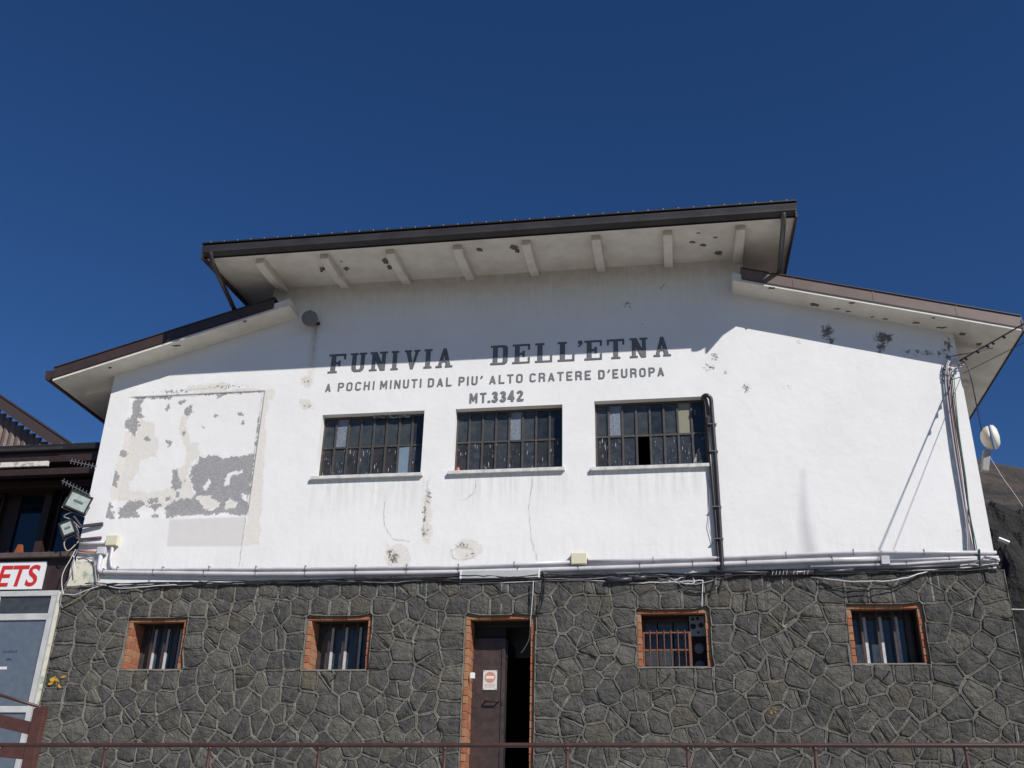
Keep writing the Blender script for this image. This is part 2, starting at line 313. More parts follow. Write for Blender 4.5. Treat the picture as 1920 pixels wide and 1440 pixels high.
GP=[[(740,630),(800,610),(880,613),(930,632),(1060,612),(1150,605),(1140,720),(1122,850),(1105,950),(1090,1066),(1040,1080),(940,1050),(850,1064),(700,1065),(480,1090),(472,1005),(520,960),(600,935),(680,935),(700,910),(672,860),(668,700),(705,665)],
 [(240,195),(312,190),(300,290),(322,330),(275,345),(292,390),(262,440),(252,482),(200,432),(165,405),(160,365),(205,330),(228,280)],
 [(130,570),(190,585),(190,620),(160,645),(130,610)],[(98,718),(152,782),(118,820),(122,858),(72,850),(66,800)],[(55,945),(85,1000),(90,1050),(102,1090),(15,1095),(25,1050)],
 [(125,1010),(200,960),(300,948),(332,985),(260,1030),(292,1062),(265,1088),(130,1092),(118,1050)],[(340,930),(425,928),(420,970),(350,978)],[(330,995),(400,975),(465,985),(400,1032)],
 [(532,720),(572,712),(572,770),(602,800),(600,845),(550,882),(522,860)],[(620,260),(680,228),(682,290),(640,332),(608,290)],[(470,262),(500,235),(522,260),(490,282)],[(550,210),(636,203),(600,246)],
 [(602,430),(634,428),(612,482)],[(308,480),(340,463),(368,500),(340,517)],[(480,495),(522,495),(527,530),(495,550)],[(1010,300),(1050,288),(1068,320),(1040,332)],[(740,395),(770,383),(778,417)],
 [(1185,320),(1178,480),(1158,590),(1142,580),(1162,470),(1165,340)],[(400,1048),(432,1055),(425,1080),(372,1076)],[(240,180),(420,168),(540,165),(520,200),(400,188),(250,200)],[(850,155),(940,150),(900,178),(860,175)],[(690,150),(1210,128),(1210,140),(690,162)],
 [(845,305),(862,298),(875,318),(850,322)],[(1040,365),(1068,355),(1062,385)],[(555,885),(580,885),(578,930),(552,930)],[(620,770),(632,770),(628,820),(615,815)],[(478,920),(520,915),(520,955),(480,960)]]
for p in GP: grey=np.maximum(grey,field(polysd(p,SC),7))
for p in [[(705,928),(800,918),(872,970),(885,970),(825,1032),(765,1005)],[(915,992),(960,945),(1012,972),(992,1012),(930,1012)],[(1055,910),(1090,905),(1085,945),(1062,945)],[(940,760),(975,750),(950,835),(925,840)],[(990,742),(1060,725),(1050,745),(990,755)],[(765,850),(805,795),(815,810),(780,870)]]:
    grey=np.minimum(grey,1-field(polysd(p,SC),6))
inp=(Xg>=PAN[0]-.001)&(Xg<=PAN[1]+.001)&(Zg>=PAN[2]-.001)&(Zg<=PAN[3]+.001)
grey=np.where(inp,np.maximum(grey,.08),0)
# tiny flecks: lift the field along the panel border
bd=np.minimum.reduce([Xg-PAN[0],PAN[1]-Xg,Zg-PAN[2],PAN[3]-Zg]); grey=np.where(inp,np.maximum(grey,.33-np.clip(bd,0,1)*2.6),grey)
cream=np.zeros(PX.shape)
for p in [[(290,345),(380,370),(400,440),(430,560),(410,620),(290,650),(270,760),(205,815),(215,870),(370,885),(522,855),(535,720),(600,690),(640,600),(600,500),(570,400),(600,320),(640,300),(640,420),(660,520),(730,520),(745,620),(680,660),(640,780),(700,930),(480,1010),(330,990),(180,960),(60,960),(80,850),(120,640),(180,430),(260,470),(280,380)],
   [(700,915),(800,915),(890,970),(820,1035),(760,1005)],[(910,990),(960,940),(1015,970),(990,1015),(930,1015)],[(1190,320),(1225,130),(1260,120),(1250,200),(1225,590),(1210,900),(1180,1290),(1062,1300),(1100,1000),(1150,600)],[(640,100),(830,85),(980,70),(975,90),(820,125),(640,120)],[(1010,125),(1220,110),(1225,135),(1010,140)]]:
    cream=np.maximum(cream,field(polysd(p,SC),8))
for a in [(745,1045,26,26),(800,955,9,52),(800,1000,12,22),(878,1031,27,21),(576,715,13,12),(572,760,14,12),(405,733,45,8),(505,740,10,14),(150,1068,10,34)]:
    cream=np.maximum(cream,field(ell(*a),8)*.9)
pale=field(polysd([(510,1098),(1085,1075),(1062,1297),(492,1298)],SC),1.5)
chips=np.zeros(PX.shape)
for a in [(1176,573,6,4),(1244,537,4,4),(1340,669,6,8),(1328,690,8,5),(1361,697,3,3),(1400,728,8,7),(1551,622,11,14),(1559,640,6,8),(1658,634,18,12),(1653,652,9,10),(1702,660,5,3),(1722,661,7,4),(1741,662,7,4),(1765,662,7,4),(1777,650,7,14),(1780,672,7,6),
   (739,1047,9,12),(731,1035,5,8),(797,970,4,18),(796,1000,6,8),(803,930,5,12),(868,1022,10,4),(880,1040,8,4),(1480,725,4,3),(1650,583,3,3),(1205,612,2,2),(740,1080,8,3),(722,1078,5,3),(250,1072,3,4),(1500,640,3,2),(575,716,5,4),(576,762,6,3),(330,735,20,3),(430,726,18,2.5),(460,748,20,2)]:
    chips=np.maximum(chips,field(ell(*a),9))
chips=np.where(inp,0,chips)
rust=np.where(PY>600,np.exp(-((PX-(593-(PY-605)*.10))/(4+(PY-600)*.03))**2)*np.clip((730-PY)/110,0,1),0)
soot=field(polysd([(1505,885),(1512,960),(1532,1040),(1505,1040),(1500,980)]),9)
streak=np.zeros(PX.shape)
for a in UW:
    streak=np.maximum(streak,np.where((Xg>a[0]-.1)&(Xg<a[1]+.08)&(Zg<a[2]),.75*np.clip(1-(a[2]-Zg)/.9,0,1),0))
streak=np.maximum(streak,.35*np.clip((Zg-11.0)/1.0,0,1)); streak=np.maximum(streak,.30*np.clip((7.0-Zg)/.8,0,1))
dirt=np.clip((6.35-Zg)/.4,0,1)*.35+np.where(Zg>11.4,np.clip((Zg-11.4)/.8,0,1)*.55,0)
# ---- mesh
nzr,nxc=Xg.shape; keep=np.ones((nzr-1,nxc-1),bool)
xm=(Xg[:-1,:-1]+Xg[:-1,1:])/2; zm=(Zg[:-1,:-1]+Zg[1:,:-1])/2
for a in UW: keep&=~((xm>a[0])&(xm<a[1])&(zm>a[2])&(zm<a[3]))
Yg=np.where(inp,.013*np.clip(np.minimum(Xg-PAN[0],Zg-PAN[2])/.16,0,1),0.0)+(fbm(Xg,Zg,4,3,1.1)-.5)*.010
Yg=np.where((Zg<ZB+.02),0,Yg)
idx=np.arange(nzr*nxc).reshape(nzr,nxc)
fq=np.stack([idx[:-1,:-1],idx[:-1,1:],idx[1:,1:],idx[1:,:-1]],-1)[keep]
me=bpy.data.meshes.new('plaster_wall'); me.from_pydata(np.stack([Xg,Yg,Zg],-1).reshape(-1,3).tolist(),[],fq.tolist())
for nm,arr in dict(grey=grey,cream=cream,pale=pale,chips=chips,rust=rust,soot=soot,dirt=dirt,streak=streak).items():
    at_=me.attributes.new(nm,'FLOAT','POINT'); at_.data.foreach_set('value',arr.reshape(-1).astype(np.float32))
def plaster_mat():
    m=bpy.data.materials.new('peeling_plaster'); m.use_nodes=True; t=m.node_tree; L=t.links.new; p=t.nodes['Principled BSDF']; p.inputs['Roughness'].default_value=.82; p.inputs['Specular IOR Level'].default_value=.3
    g=t.nodes.new('ShaderNodeNewGeometry')
    def noise(s,d=6,r=.62):
        n=t.nodes.new('ShaderNodeTexNoise'); n.inputs['Scale'].default_value=s; n.inputs['Detail'].default_value=d; n.inputs['Roughness'].default_value=r; L(g.outputs['Position'],n.inputs['Vector']); return n.outputs['Fac']
    def attr(nm): a=t.nodes.new('ShaderNodeAttribute'); a.attribute_name=nm; return a.outputs['Fac']
    def mth(op,a,b_,cl=False):
        n=t.nodes.new('ShaderNodeMath'); n.operation=op; n.use_clamp=cl
        for i,x in enumerate((a,b_)):
            if isinstance(x,(int,float)): n.inputs[i].default_value=x
            else: L(x,n.inputs[i])
        return n.outputs[0]
    def ramp(x,lo,hi,top=1.0):
        n=t.nodes.new('ShaderNodeMapRange'); n.inputs[1].default_value=lo; n.inputs[2].default_value=hi; n.inputs[4].default_value=top; L(x,n.inputs[0]); return n.outputs[0]
    def mix(f,a,b_):
        n=t.nodes.new('ShaderNodeMix'); n.data_type='RGBA'
        if isinstance(f,(int,float)): n.inputs[0].default_value=f
        else: L(f,n.inputs[0])
        for i,x in ((6,a),(7,b_)):
            if isinstance(x,tuple): n.inputs[i].default_value=(*x,1)
            else: L(x,n.inputs[i])
        return n.outputs[2]
    n_f=noise(7,10,.74); n_c=noise(4.5,10,.74); n_s=noise(.8,4); n_sp=noise(30,5,.7); n_e=noise(15,10,.78); n_d=noise(20,8,.72); n_l=noise(.9,3)
    mpv=t.nodes.new('ShaderNodeMapping'); mpv.inputs['Scale'].default_value=(9,1,.7); L(g.outputs['Position'],mpv.inputs['Vector'])
    nv=t.nodes.new('ShaderNodeTexNoise'); nv.inputs['Scale'].default_value=1.6; nv.inputs['Detail'].default_value=6; L(mpv.outputs[0],nv.inputs['Vector']); n_sv=nv.outputs['Fac']
    c=mix(ramp(n_s,.35,.7),(.775,.765,.755),(.725,.715,.70))
    c=mix(mth('MULTIPLY',ramp(n_e,.60,.66,.85),ramp(n_l,.42,.58)),c,(.47,.44,.40))   # clusters of fine specks
    c=mix(mth('MULTIPLY',attr('streak'),ramp(n_sv,.42,.68)),c,(.56,.53,.48))           # run-off below sills and the eave
    c=mix(mth('MULTIPLY',attr('dirt'),ramp(n_c,.3,.6)),c,(.50,.46,.40))
    c=mix(mth('MULTIPLY',attr('pale'),.8),c,(.60,.575,.54))
    cm=ramp(mth('ADD',mth('ADD',attr('cream'),mth('MULTIPLY',mth('SUBTRACT',n_c,.5),1.8)),mth('MULTIPLY',mth('SUBTRACT',n_d,.5),.9)),.52,.56)
    c=mix(cm,c,mix(ramp(n_d,.4,.62),(.66,.625,.565),(.70,.675,.63)))
    gm=ramp(mth('ADD',mth('ADD',attr('grey'),mth('MULTIPLY',mth('SUBTRACT',n_f,.5),1.9)),mth('MULTIPLY',mth('SUBTRACT',n_d,.5),1.0)),.56,.59)
    c=mix(gm,c,mix(ramp(n_sp,.35,.65),(.255,.252,.255),(.37,.365,.365)))
    hm=ramp(mth('ADD',attr('chips'),mth('MULTIPLY',mth('SUBTRACT',n_e,.5),3.6)),.60,.68)
    c=mix(hm,c,mix(ramp(n_sp,.35,.65),(.10,.098,.10),(.22,.20,.18)))
    c=mix(mth('MULTIPLY',attr('rust'),ramp(n_e,.3,.6,.85)),c,(.36,.22,.11))
    c=mix(mth('MULTIPLY',attr('soot'),.5),c,(.30,.28,.31))
    L(c,p.inputs['Base Color'])
    # relief: trowelled plaster, with the paint film standing above bare patches
    h=mth('ADD',mth('MULTIPLY',noise(5,6,.55),.012),mth('MULTIPLY',noise(55,4,.6),.0012))
    h=mth('SUBTRACT',h,mth('MULTIPLY',mth('MAXIMUM',gm,hm),.010)); h=mth('SUBTRACT',h,mth('MULTIPLY',cm,.002))
    b_=t.nodes.new('ShaderNodeBump'); b_.inputs['Distance'].default_value=1.0; b_.inputs['Strength'].default_value=.55; L(h,b_.inputs['Height']); L(b_.outputs[0],p.inputs['Normal'])
    return m
PLASTER=plaster_mat(); me.materials.append(PLASTER); me.polygons.foreach_set('use_smooth',[True]*len(me.polygons))
wall=link('plaster_wall',me,ST)
# reveals of the upper windows, side walls, back wall, floor slab
rv=MB()
for x0,x1,z0,z1 in UW:
    rv.add([(x0,0.001,z0),(x0,.34,z0),(x0,.34,z1),(x0,0.001,z1)],[(0,1,2,3)]); rv.add([(x1,0.001,z0),(x1,.34,z0),(x1,.34,z1),(x1,0.001,z1)],[(0,3,2,1)])
    rv.add([(x0,0.001,z1),(x1,0.001,z1),(x1,.34,z1),(x0,.34,z1)],[(0,3,2,1)]); rv.add([(x0,0.001,z0),(x1,0.001,z0),(x1,.34,z0),(x0,.34,z0)],[(0,1,2,3)])
rv.build('window_reveal',WHITE,ST)
sh=MB()
sh.hexa([(XL,.002,2.7),(XL,9,2.7),(XL+.25,9,2.7),(XL+.25,.002,2.7)],[(XL,.002,10.3),(XL,9,10.3),(XL+.25,9,10.3),(XL+.25,.002,10.3)])
sh.hexa([(XR-.25,.002,2.7),(XR-.25,9,2.7),(XR,9,2.7),(XR,.002,2.7)],[(XR-.25,.002,10.3),(XR-.25,9,10.3),(XR,9,10.3),(XR,.002,10.3)])
sh.build('side_wall',WHITE,ST)
c_=MB()
for x0,x1 in ((CX0,CX0+.25),(CX1-.25,CX1)): c_.box(x0,x1,.012,9,10.2,12.22)
c_.build('clerestory_wall',WHITE,ST)
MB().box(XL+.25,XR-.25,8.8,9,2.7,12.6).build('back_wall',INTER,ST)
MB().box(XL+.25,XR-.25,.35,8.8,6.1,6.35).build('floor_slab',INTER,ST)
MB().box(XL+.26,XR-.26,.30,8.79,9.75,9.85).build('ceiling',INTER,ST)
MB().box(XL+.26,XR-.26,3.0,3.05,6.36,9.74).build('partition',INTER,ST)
# parapet stub at the left foot of the plaster
MB().prism([(-11.12,6.06),(-10.52,6.06),(-10.52,6.52),(-11.12,6.52)],-.03,-.002).build('corner_plinth',CREAMP,ST)

# ---- cracks, thin dark lines; one paints the shadow along the panel's top edge
ck=MB()
def ribbon(mb,pts,wd,y=-.0115):
    P=[V(*p) for p in pts]; Q=[]
    for a,b_ in zip(P[:-1],P[1:]):
        n=max(2,int((b_-a).length/.05))
        for i in range(n): t=i/n; q=a.lerp(b_,t); Q.append((q.x+random.uniform(-.012,.012),q.z+random.uniform(-.012,.012)))
    Q.append((P[-1].x,P[-1].z))
    for i,(a,b_) in enumerate(zip(Q[:-1],Q[1:])):
        d=Vector((b_[0]-a[0],b_[1]-a[1])); n=Vector((-d.y,d.x)).normalized()*wd*random.uniform(.25,.75)
        yy=y-.00003*(i%9)
        mb.add([(a[0]+n.x,yy,a[1]+n.y),(a[0]-n.x,yy,a[1]-n.y),(b_[0]-n.x,yy,b_[1]-n.y),(b_[0]+n.x,yy,b_[1]+n.y)],[(0,1,2,3)])
for c in [[(722,940),(721,985),(737,1010),(770,1015)],[(893,898),(890,924),(868,938)],[(802,905),(800,940),(796,975),(795,1000)],[(735,1030),(730,1060)],[(738,1035),(743,1055)],[(845,1030),(850,1045),(870,1050),(890,1045),(888,1030),(860,1025),(846,1032)],[(493,735),(462,965)],[(243,745),(497,733)],[(462,968),(448,1065)],[(1000,895),(992,950),(996,1010),(1008,1050)],[(340,732),(400,727),(430,722)]]:
    ck=MB(); ribbon(ck,c,.0042); ck.build('crack_and_shade_line',CRACK_SHADE,ST)

# ---- lettering: every letter a thin painted shape of its own
class Glyphs:
    def __init__(s,mats): s.mats=mats; s.new()
    def new(s): s.d=MB(); s.k=0
    def done(s): s.d.build('letter',s.mats,ST); s.new()
    def poly(s,P,X,Z,H,out):
        P=[(X+x*H,Z+z*H) for x,z in P]
        def off(P,d):
            n=len(P); R=[]; A=sum(P[i][0]*P[(i+1)%n][1]-P[(i+1)%n][0]*P[i][1] for i in range(n)); sg=1 if A>0 else -1
            for i in range(n):
                a,b_,c=Vector(P[i-1]),Vector(P[i]),Vector(P[(i+1)%n]); e1=(b_-a).normalized(); e2=(c-b_).normalized()
                n1=Vector((e1.y,-e1.x))*sg; n2=Vector((e2.y,-e2.x))*sg; m=(n1+n2); 
                m=m/max(.35,m.dot(n1)) if m.length>1e-6 else n1
                R.append(b_+m*d)
            return R if sg>0 else R[::-1]
        k=s.k%16; s.k+=1
        Q=off(P,out); s.d.m=0; s.d.add([(p[0],-.0064-.00005*k,p[1]) for p in Q],[tuple(range(len(Q)))])
        Q=off(P,-.0075 if H>.3 else -.0035); s.d.m=1; s.d.add([(p[0],-.0074-.00005*k,p[1]) for p in Q],[tuple(range(len(Q)))])
    def line(s,pts,wd,X,Z,H,out,cap=True):
        for a,b_ in zip(pts[:-1],pts[1:]):
            d=Vector((b_[0]-a[0],b_[1]-a[1])); n=Vector((-d.y,d.x)).normalized()*wd/2
            s.poly([(a[0]-n.x,a[1]-n.y),(b_[0]-n.x,b_[1]-n.y),(b_[0]+n.x,b_[1]+n.y),(a[0]+n.x,a[1]+n.y)],X,Z,H,out)
        for p in pts[1:-1]: s.poly([(p[0]+wd/2*math.cos(t*math.pi/4),p[1]+wd/2*math.sin(t*math.pi/4)) for t in range(8)],X,Z,H,out)
def R(x0,z0,x1,z1): return [(x0,z0),(x1,z0),(x1,z1),(x0,z1)]
def slabI(c,s=.115): return [R(c-s,0,c+s,1),R(c-.21,0,c+.21,.08),R(c-.21,.92,c+.21,1)]
SLAB={ # width, polygons (height 1)
'F':(.86,[R(.13,0,.36,1),R(0,0,.46,.08),R(0,.91,.86,1),[(.77,.72),(.86,.70),(.86,.93),(.77,.93)],R(.34,.47,.58,.56),[(.50,.38),(.60,.36),(.60,.66),(.50,.62)]]),
'U':(.90,[R(.11,.2,.33,1),R(.60,.2,.80,1),R(0,.92,.42,1),R(.50,.92,.90,1),[(.11,.22),(.15,.08),(.28,0),(.63,0),(.76,.08),(.80,.22),(.60,.24),(.56,.12),(.36,.12),(.33,.24)]]),
'N':(.94,[R(.12,0,.30,1),R(.66,0,.84,1),[(.10,1),(.36,1),(.84,0),(.60,0)],R(0,0,.40,.08),R(.0,.92,.24,1),R(.54,.92,.94,1)]),
'I':(.46,slabI(.22)),
'V':(.92,[[(.07,1),(.32,1),(.54,.0),(.40,.0)],[(.68,1),(.84,1),(.54,0),(.44,.0)],R(0,.92,.40,1),R(.58,.92,.92,1)]),
'A':(.98,[[(.10,0),(.28,0),(.58,1),(.42,1)],[(.62,0),(.88,0),(.58,1),(.44,.98)],R(0,0,.36,.08),R(.56,0,.98,.08),R(.26,.28,.70,.37)]),
'D':(.88,[R(.12,0,.34,1),R(0,.91,.66,1),R(0,0,.66,.09),R(.64,.14,.86,.86),[(.60,.91),(.64,.80),(.86,.80),(.82,.94),(.70,1),(.60,1)],[(.60,0),(.70,0),(.82,.06),(.86,.2),(.64,.2),(.60,.09)]]),
'E':(.86,[R(.12,0,.34,1),R(0,0,.86,.08),R(0,.92,.86,1),[(.78,.72),(.86,.70),(.86,.93),(.78,.93)],[(.78,.07),(.86,.07),(.86,.34),(.78,.30)],R(.33,.46,.58,.55),[(.50,.36),(.60,.34),(.60,.67),(.50,.64)]]),
'L':(.86,[R(.12,0,.36,1),R(0,0,.86,.08),R(0,.92,.46,1),[(.77,.07),(.86,.07),(.86,.36),(.77,.33)]]),
'T':(.88,[R(.33,0,.55,1),R(.22,0,.66,.08),R(0,.91,.88,1),[(0,.70),(.08,.72),(.08,.93),(0,.93)],[(.80,.72),(.88,.70),(.88,.93),(.80,.93)]]),
"'":(.25,[[(.02,.70),(.10,.72),(.26,.86),(.27,.97),(.20,1.03),(.08,1.02),(.03,.95),(.05,.88),(.14,.86)]])}
G1=Glyphs([LETD,mat('title_paint',(.155,.16,.175),.8,c2=(.115,.12,.135),scale=9)])
H1=.405; Z1=10.185
for ch,x0p,x1p in [('F',614.5,646),('U',655,685),('N',692,724.6),('I',732,746.6),('V',757,786),('I',794,809.8),('A',817,848),('D',919.8,951.9),('E',961,993),('L',1003.5,1035),('L',1046,1077),("'",1083,1091.6),('E',1096.5,1128.6),('T',1139,1171),('N',1181.6,1214.7),('A',1226,1258)]:
    xa=at(x0p,700-(x0p-615)*.05)[0]; xb=at(x1p,700-(x1p-615)*.05)[0]; wdt,polys=SLAB[ch]; k=(xb-xa)/(wdt*H1)
    for P in polys: G1.poly([(x*k,z) for x,z in P],xa,Z1,H1,.004)
    G1.done()
def arc(cx_,cz,rx,rz,a0,a1,n=5): return [(cx_+rx*math.cos(math.radians(a0+(a1-a0)*i/n)),cz+rz*math.sin(math.radians(a0+(a1-a0)*i/n))) for i in range(n+1)]
GO={'A':(.52,[[(.08,0),(.26,.93)],[(.44,0),(.26,.93)],[(.14,.27),(.38,.27)]]),
'P':(.50,[[(.09,0),(.09,1)],[(.09,.93)]+arc(.28,.78,.15,.15,90,0,3)+arc(.28,.62,.15,.15,0,-90,3)+[(.09,.47)]]),
'O':(.52,[arc(.26,.77,.17,.16,180,0,6)+arc(.26,.23,.17,.16,0,-180,6)+[(.09,.77)]]),
'C':(.50,[arc(.26,.77,.17,.16,0,180,6)+arc(.26,.23,.17,.16,180,360,6)]),
'H':(.52,[[(.09,0),(.09,1)],[(.43,0),(.43,1)],[(.09,.5),(.43,.5)]]),
'I':(.20,[[(.10,0),(.10,1)]]),
'M':(.62,[[(.09,0),(.09,1)],[(.53,0),(.53,1)],[(.12,.95),(.31,.25),(.50,.95)]]),
'N':(.54,[[(.09,0),(.09,1)],[(.45,0),(.45,1)],[(.11,.95),(.43,.05)]]),
'U':(.52,[[(.09,1)]+arc(.26,.23,.17,.16,180,360,6)+[(.43,1)]]),
'T':(.48,[[(.24,0),(.24,1)],[(.02,.93),(.46,.93)]]),
'D':(.52,[[(.09,0),(.09,1)],[(.09,.93)]+arc(.27,.77,.16,.16,90,0,3)+arc(.27,.23,.16,.16,0,-90,3)+[(.09,.07)]]),
'L':(.46,[[(.09,1),(.09,.0)],[(.09,.07),(.44,.07)]]),
'R':(.52,[[(.09,0),(.09,1)],[(.09,.93)]+arc(.28,.79,.15,.14,90,0,3)+arc(.28,.63,.15,.14,0,-90,3)+[(.09,.49)],[(.30,.48),(.42,.36),(.43,0)]]),
'E':(.48,[[(.09,0),(.09,1)],[(.09,.93),(.45,.93)],[(.09,.5),(.38,.5)],[(.09,.07),(.45,.07)]]),
"'":(.22,[[(.15,1.0),(.15,.86),(.06,.70)]]),'.':(.2,[[(.1,0),(.1,.15)]]),
'3':(.60,[arc(.29,.74,.17,.18,160,-80,8)+[(.27,.52)],[(.27,.54)]+arc(.29,.28,.19,.20,75,-165,8)]),
'4':(.64,[[(.40,0),(.40,.98),(.08,.32),(.60,.32)]]),
'2':(.62,[arc(.30,.72,.18,.20,165,-25,8)+[(.12,.10)],[(.08,.09),(.54,.09),(.55,.2)]])}
G2=Glyphs([LETD,LETL])
def word(txt,x0p,x1p,yb,H,Z,sw,out):
    xa=at(x0p,yb)[0]; xb=at(x1p,yb)[0]; gap=.16; tot=sum(GO[c][0] for c in txt)+gap*(len(txt)-1); k=(xb-xa)/(tot*H); cur=0
    for c in txt:
        wd,S=GO[c]
        for s_ in S: G2.line([((cur+x)*k,z) for x,z in s_],sw,xa,Z,H,out)
        cur+=wd+gap; G2.done()
for t_,a,b_,y in [('A',609.5,620.5,733),('POCHI',632.8,702.5,731),('MINUTI',712,790.8,727),('DAL',801.5,847,724),("PIU'",859.4,905,721),('ALTO',916.8,980.8,719),('CRATERE',992.4,1108.8,714),("D'EUROPA",1121.7,1246,706)]:
    word(t_,a,b_,y,.180,9.783,.150,.0025)
word('MT',880,912,755,.20,9.405,.15,.003); word('.',914.5,919.5,755,.20,9.405,.20,.006)
word('3342',921.5,981,753,.215,9.40,.20,.004)

# ---- upper windows
PW=.035
for wi,(x0,x1,z0,z1) in enumerate(UW):
    fr=MB(); yf=.15
    nc=8; cw=(x1-x0)/nc; zmid=z0+(z1-z0)*.50; topb=z1-.10
    fr.box(x0,x1,yf,yf+.05,z1-.045,z1); fr.box(x0,x1,yf,yf+.05,z0,z0+.045); fr.box(x0,x0+.035,yf+.001,yf+.051,z0+.045,z1-.045); fr.box(x1-.035,x1,yf+.001,yf+.051,z0+.045,z1-.045)
    for i in range(1,nc): fr.box(x0+cw*i-PW/2,x0+cw*i+PW/2,yf-.004,yf+.046,z0+.045,z1-.045)
    for i in range(nc): fr.box(x0+cw*i+PW/2+.0005,x0+cw*(i+1)-PW/2-.0005,yf+.002,yf+.04,zmid-.018,zmid+.018)
    wn=fr.build('window',WFRAME,ST)
    wn['label']=['left upper steel window with sixteen panes and one blue grey panel','middle upper steel window with one frosted pane','right upper steel window with a missing pane and a beige panel'][wi]
    for rw in range(2):
        for i in range(nc):
            if wi==2 and rw==0 and i==3: continue
            a,b_=x0+cw*i+PW/2-.006,x0+cw*(i+1)-PW/2+.006; c,d=(z0+.04,zmid-.013) if rw==0 else (zmid+.013,z1-.04)
            m=random.choice(GSTR) if rw==0 else random.choice(GLASS)
            if (wi,rw,i) in ((0,1,1),(1,1,4),(2,1,1)): m=FROST
            if (wi,rw,i)==(0,0,6): m=BLUEP
            if (wi,rw,i)==(2,1,6): m=BEIGEP
            q=MB(); tx,tz=random.uniform(-.004,.004),random.uniform(-.004,.004); y=yf+.022
            bt=[(a,y-tx-tz,c),(b_,y+tx-tz,c),(b_,y+tx+tz,d),(a,y-tx+tz,d)]; q.hexa([(p[0],p[1]+.005,p[2]) for p in bt],bt)
            q.build('pane',m,wn)
    MB().box(x0-.075,x1+(.05 if wi<2 else .02),-.07,.149,z0-.065,z0-.001).build('window_sill',SILL,ST,bevel=.006)
# blind fragments behind/top of the panes and a broken pane shard
TF=mat('torn_film',(.30,.29,.28),.7,c2=(.05,.05,.05),scale=18,lo=.45,hi=.55)
fl=MB()
for (a,b_,c,d) in [(645,660,775.5,781),(700,722,779,784),(725,746,778,784),(748,769,777,783)]:
    p=V(a,c,.13); q=V(b_,d,.13); MB().box(p.x,q.x,.128,.134,q.z,p.z).build('film_scrap',TF,ST)
p1=V(1300,862,.13)
fl.prism([(p1.x-.02,8.08),(p1.x+.17,8.08),(p1.x+.11,8.42),(p1.x+.04,8.24)],.128,.134)
fl.build('torn_film',TF,ST)

# ---- stone base: polygonal masonry
SX0,SX1,SZ0,SZ1=-11.13,5.16,2.35,6.03
OPEN=[(-9.74,-8.615,4.535,5.435),(-6.395,-5.223,4.515,5.43),(-.695,.495,4.535,5.47),(2.66,3.825,4.57,5.505),(-3.585,-2.39,2.0,5.41)]
def inside_open(x,z,mrg=0): return any(a-mrg<x<b_+mrg and c-mrg<z<d+mrg for a,b_,c,d in OPEN)
fixed=[]; ghosts=[]
for a,b_,c,d in OPEN:
    o=.16; tops=[]; n=3 if b_-a<1.25 else 3
    for i in range(n): tops.append((a+(b_-a)*(i+.5)/n+random.uniform(-.05,.05),d+o))
    for p in tops: fixed.append(p); ghosts.append((p[0],2*d-p[1]))
    if c>3:
        bots=[(a+(b_-a)*(i+.5)/4+random.uniform(-.04,.04),c-o) for i in range(4)]
        for p in bots: fixed.append(p); ghosts.append((p[0],2*c-p[1]))
    zz=d-.14
    lo_=c if c>3 else SZ0
    while zz>lo_+.08:
        for sx,xx in ((-1,a),(1,b_)):
            ox=random.uniform(.14,.2); fixed.append((xx+sx*ox,zz)); ghosts.append((xx-sx*ox,zz))
        zz-=random.uniform(.26,.32)
    for sx,xx in ((-1,a),(1,b_)):
        for sz,zz2 in ((1,d),(-1,c)):
            if zz2<3: continue
            fixed.append((xx+sx*o,zz2+sz*o)); ghosts.append((xx-sx*o,zz2-sz*o))
# coursed quoins at both ends and a coursed top row
zz=SZ1-.13; row=0
while zz>SZ0:
    for sg,xe in ((1,SX0),(-1,SX1)):
        o1=(.17,.27)[row%2] if random.random()<.8 else .22
        fixed.append((xe+sg*o1,zz+random.uniform(-.01,.01))); 
        nx_=xe+sg*(2*o1+random.uniform(.14,.2))
        if random.random()<.85: fixed.append((nx_,zz+random.uniform(-.02,.02)))
    zz-=random.uniform(.24,.30) if row<40 else .3; row+=1
x=SX0+.9
while x<SX1-.7:
    if not any(a-.35<x<b_+.35 and d>5.75 for a,b_,c,d in OPEN): fixed.append((x,SZ1-.13+random.uniform(-.02,.02)))
    x+=random.uniform(.3,.46)
# fixed seeds must not crowd
ff=[]
for p in fixed:
    if all((p[0]-q[0])**2+(p[1]-q[1])**2>.16**2 for q in ff) and not inside_open(*p,.05): ff.append(p)
fixed=ff
pts=list(fixed); tries=0; free=[]
for rad in (.345,.305,.27,.245):
    for _ in range(5000):
        p=(random.uniform(SX0+.1,SX1-.1),random.uniform(SZ0+.1,SZ1-.12))
        if inside_open(*p,.26): continue
        rad_=rad*(.86+.32*math.sin(p[0]*1.9+p[1]*2.3)**2)
        if all(((p[0]-q[0])*.88)**2+((p[1]-q[1])*1.12)**2>rad_*rad_ for q in pts): pts.append(p); free.append(p)
allp=pts+ghosts
A=np.array(allp)
def clip(poly,nx,nz,d):  # keep nx*x+nz*z<=d
    out=[]; n=len(poly)
    for i in range(n):
        p,q=poly[i],poly[(i+1)%n]; a=nx*p[0]+nz*p[1]-d; b_=nx*q[0]+nz*q[1]-d
        if a<=0: out.append(p)
        if (a<0<b_) or (b_<0<a): t=a/(a-b_); out.append((p[0]+(q[0]-p[0])*t,p[1]+(q[1]-p[1])*t))
    return out
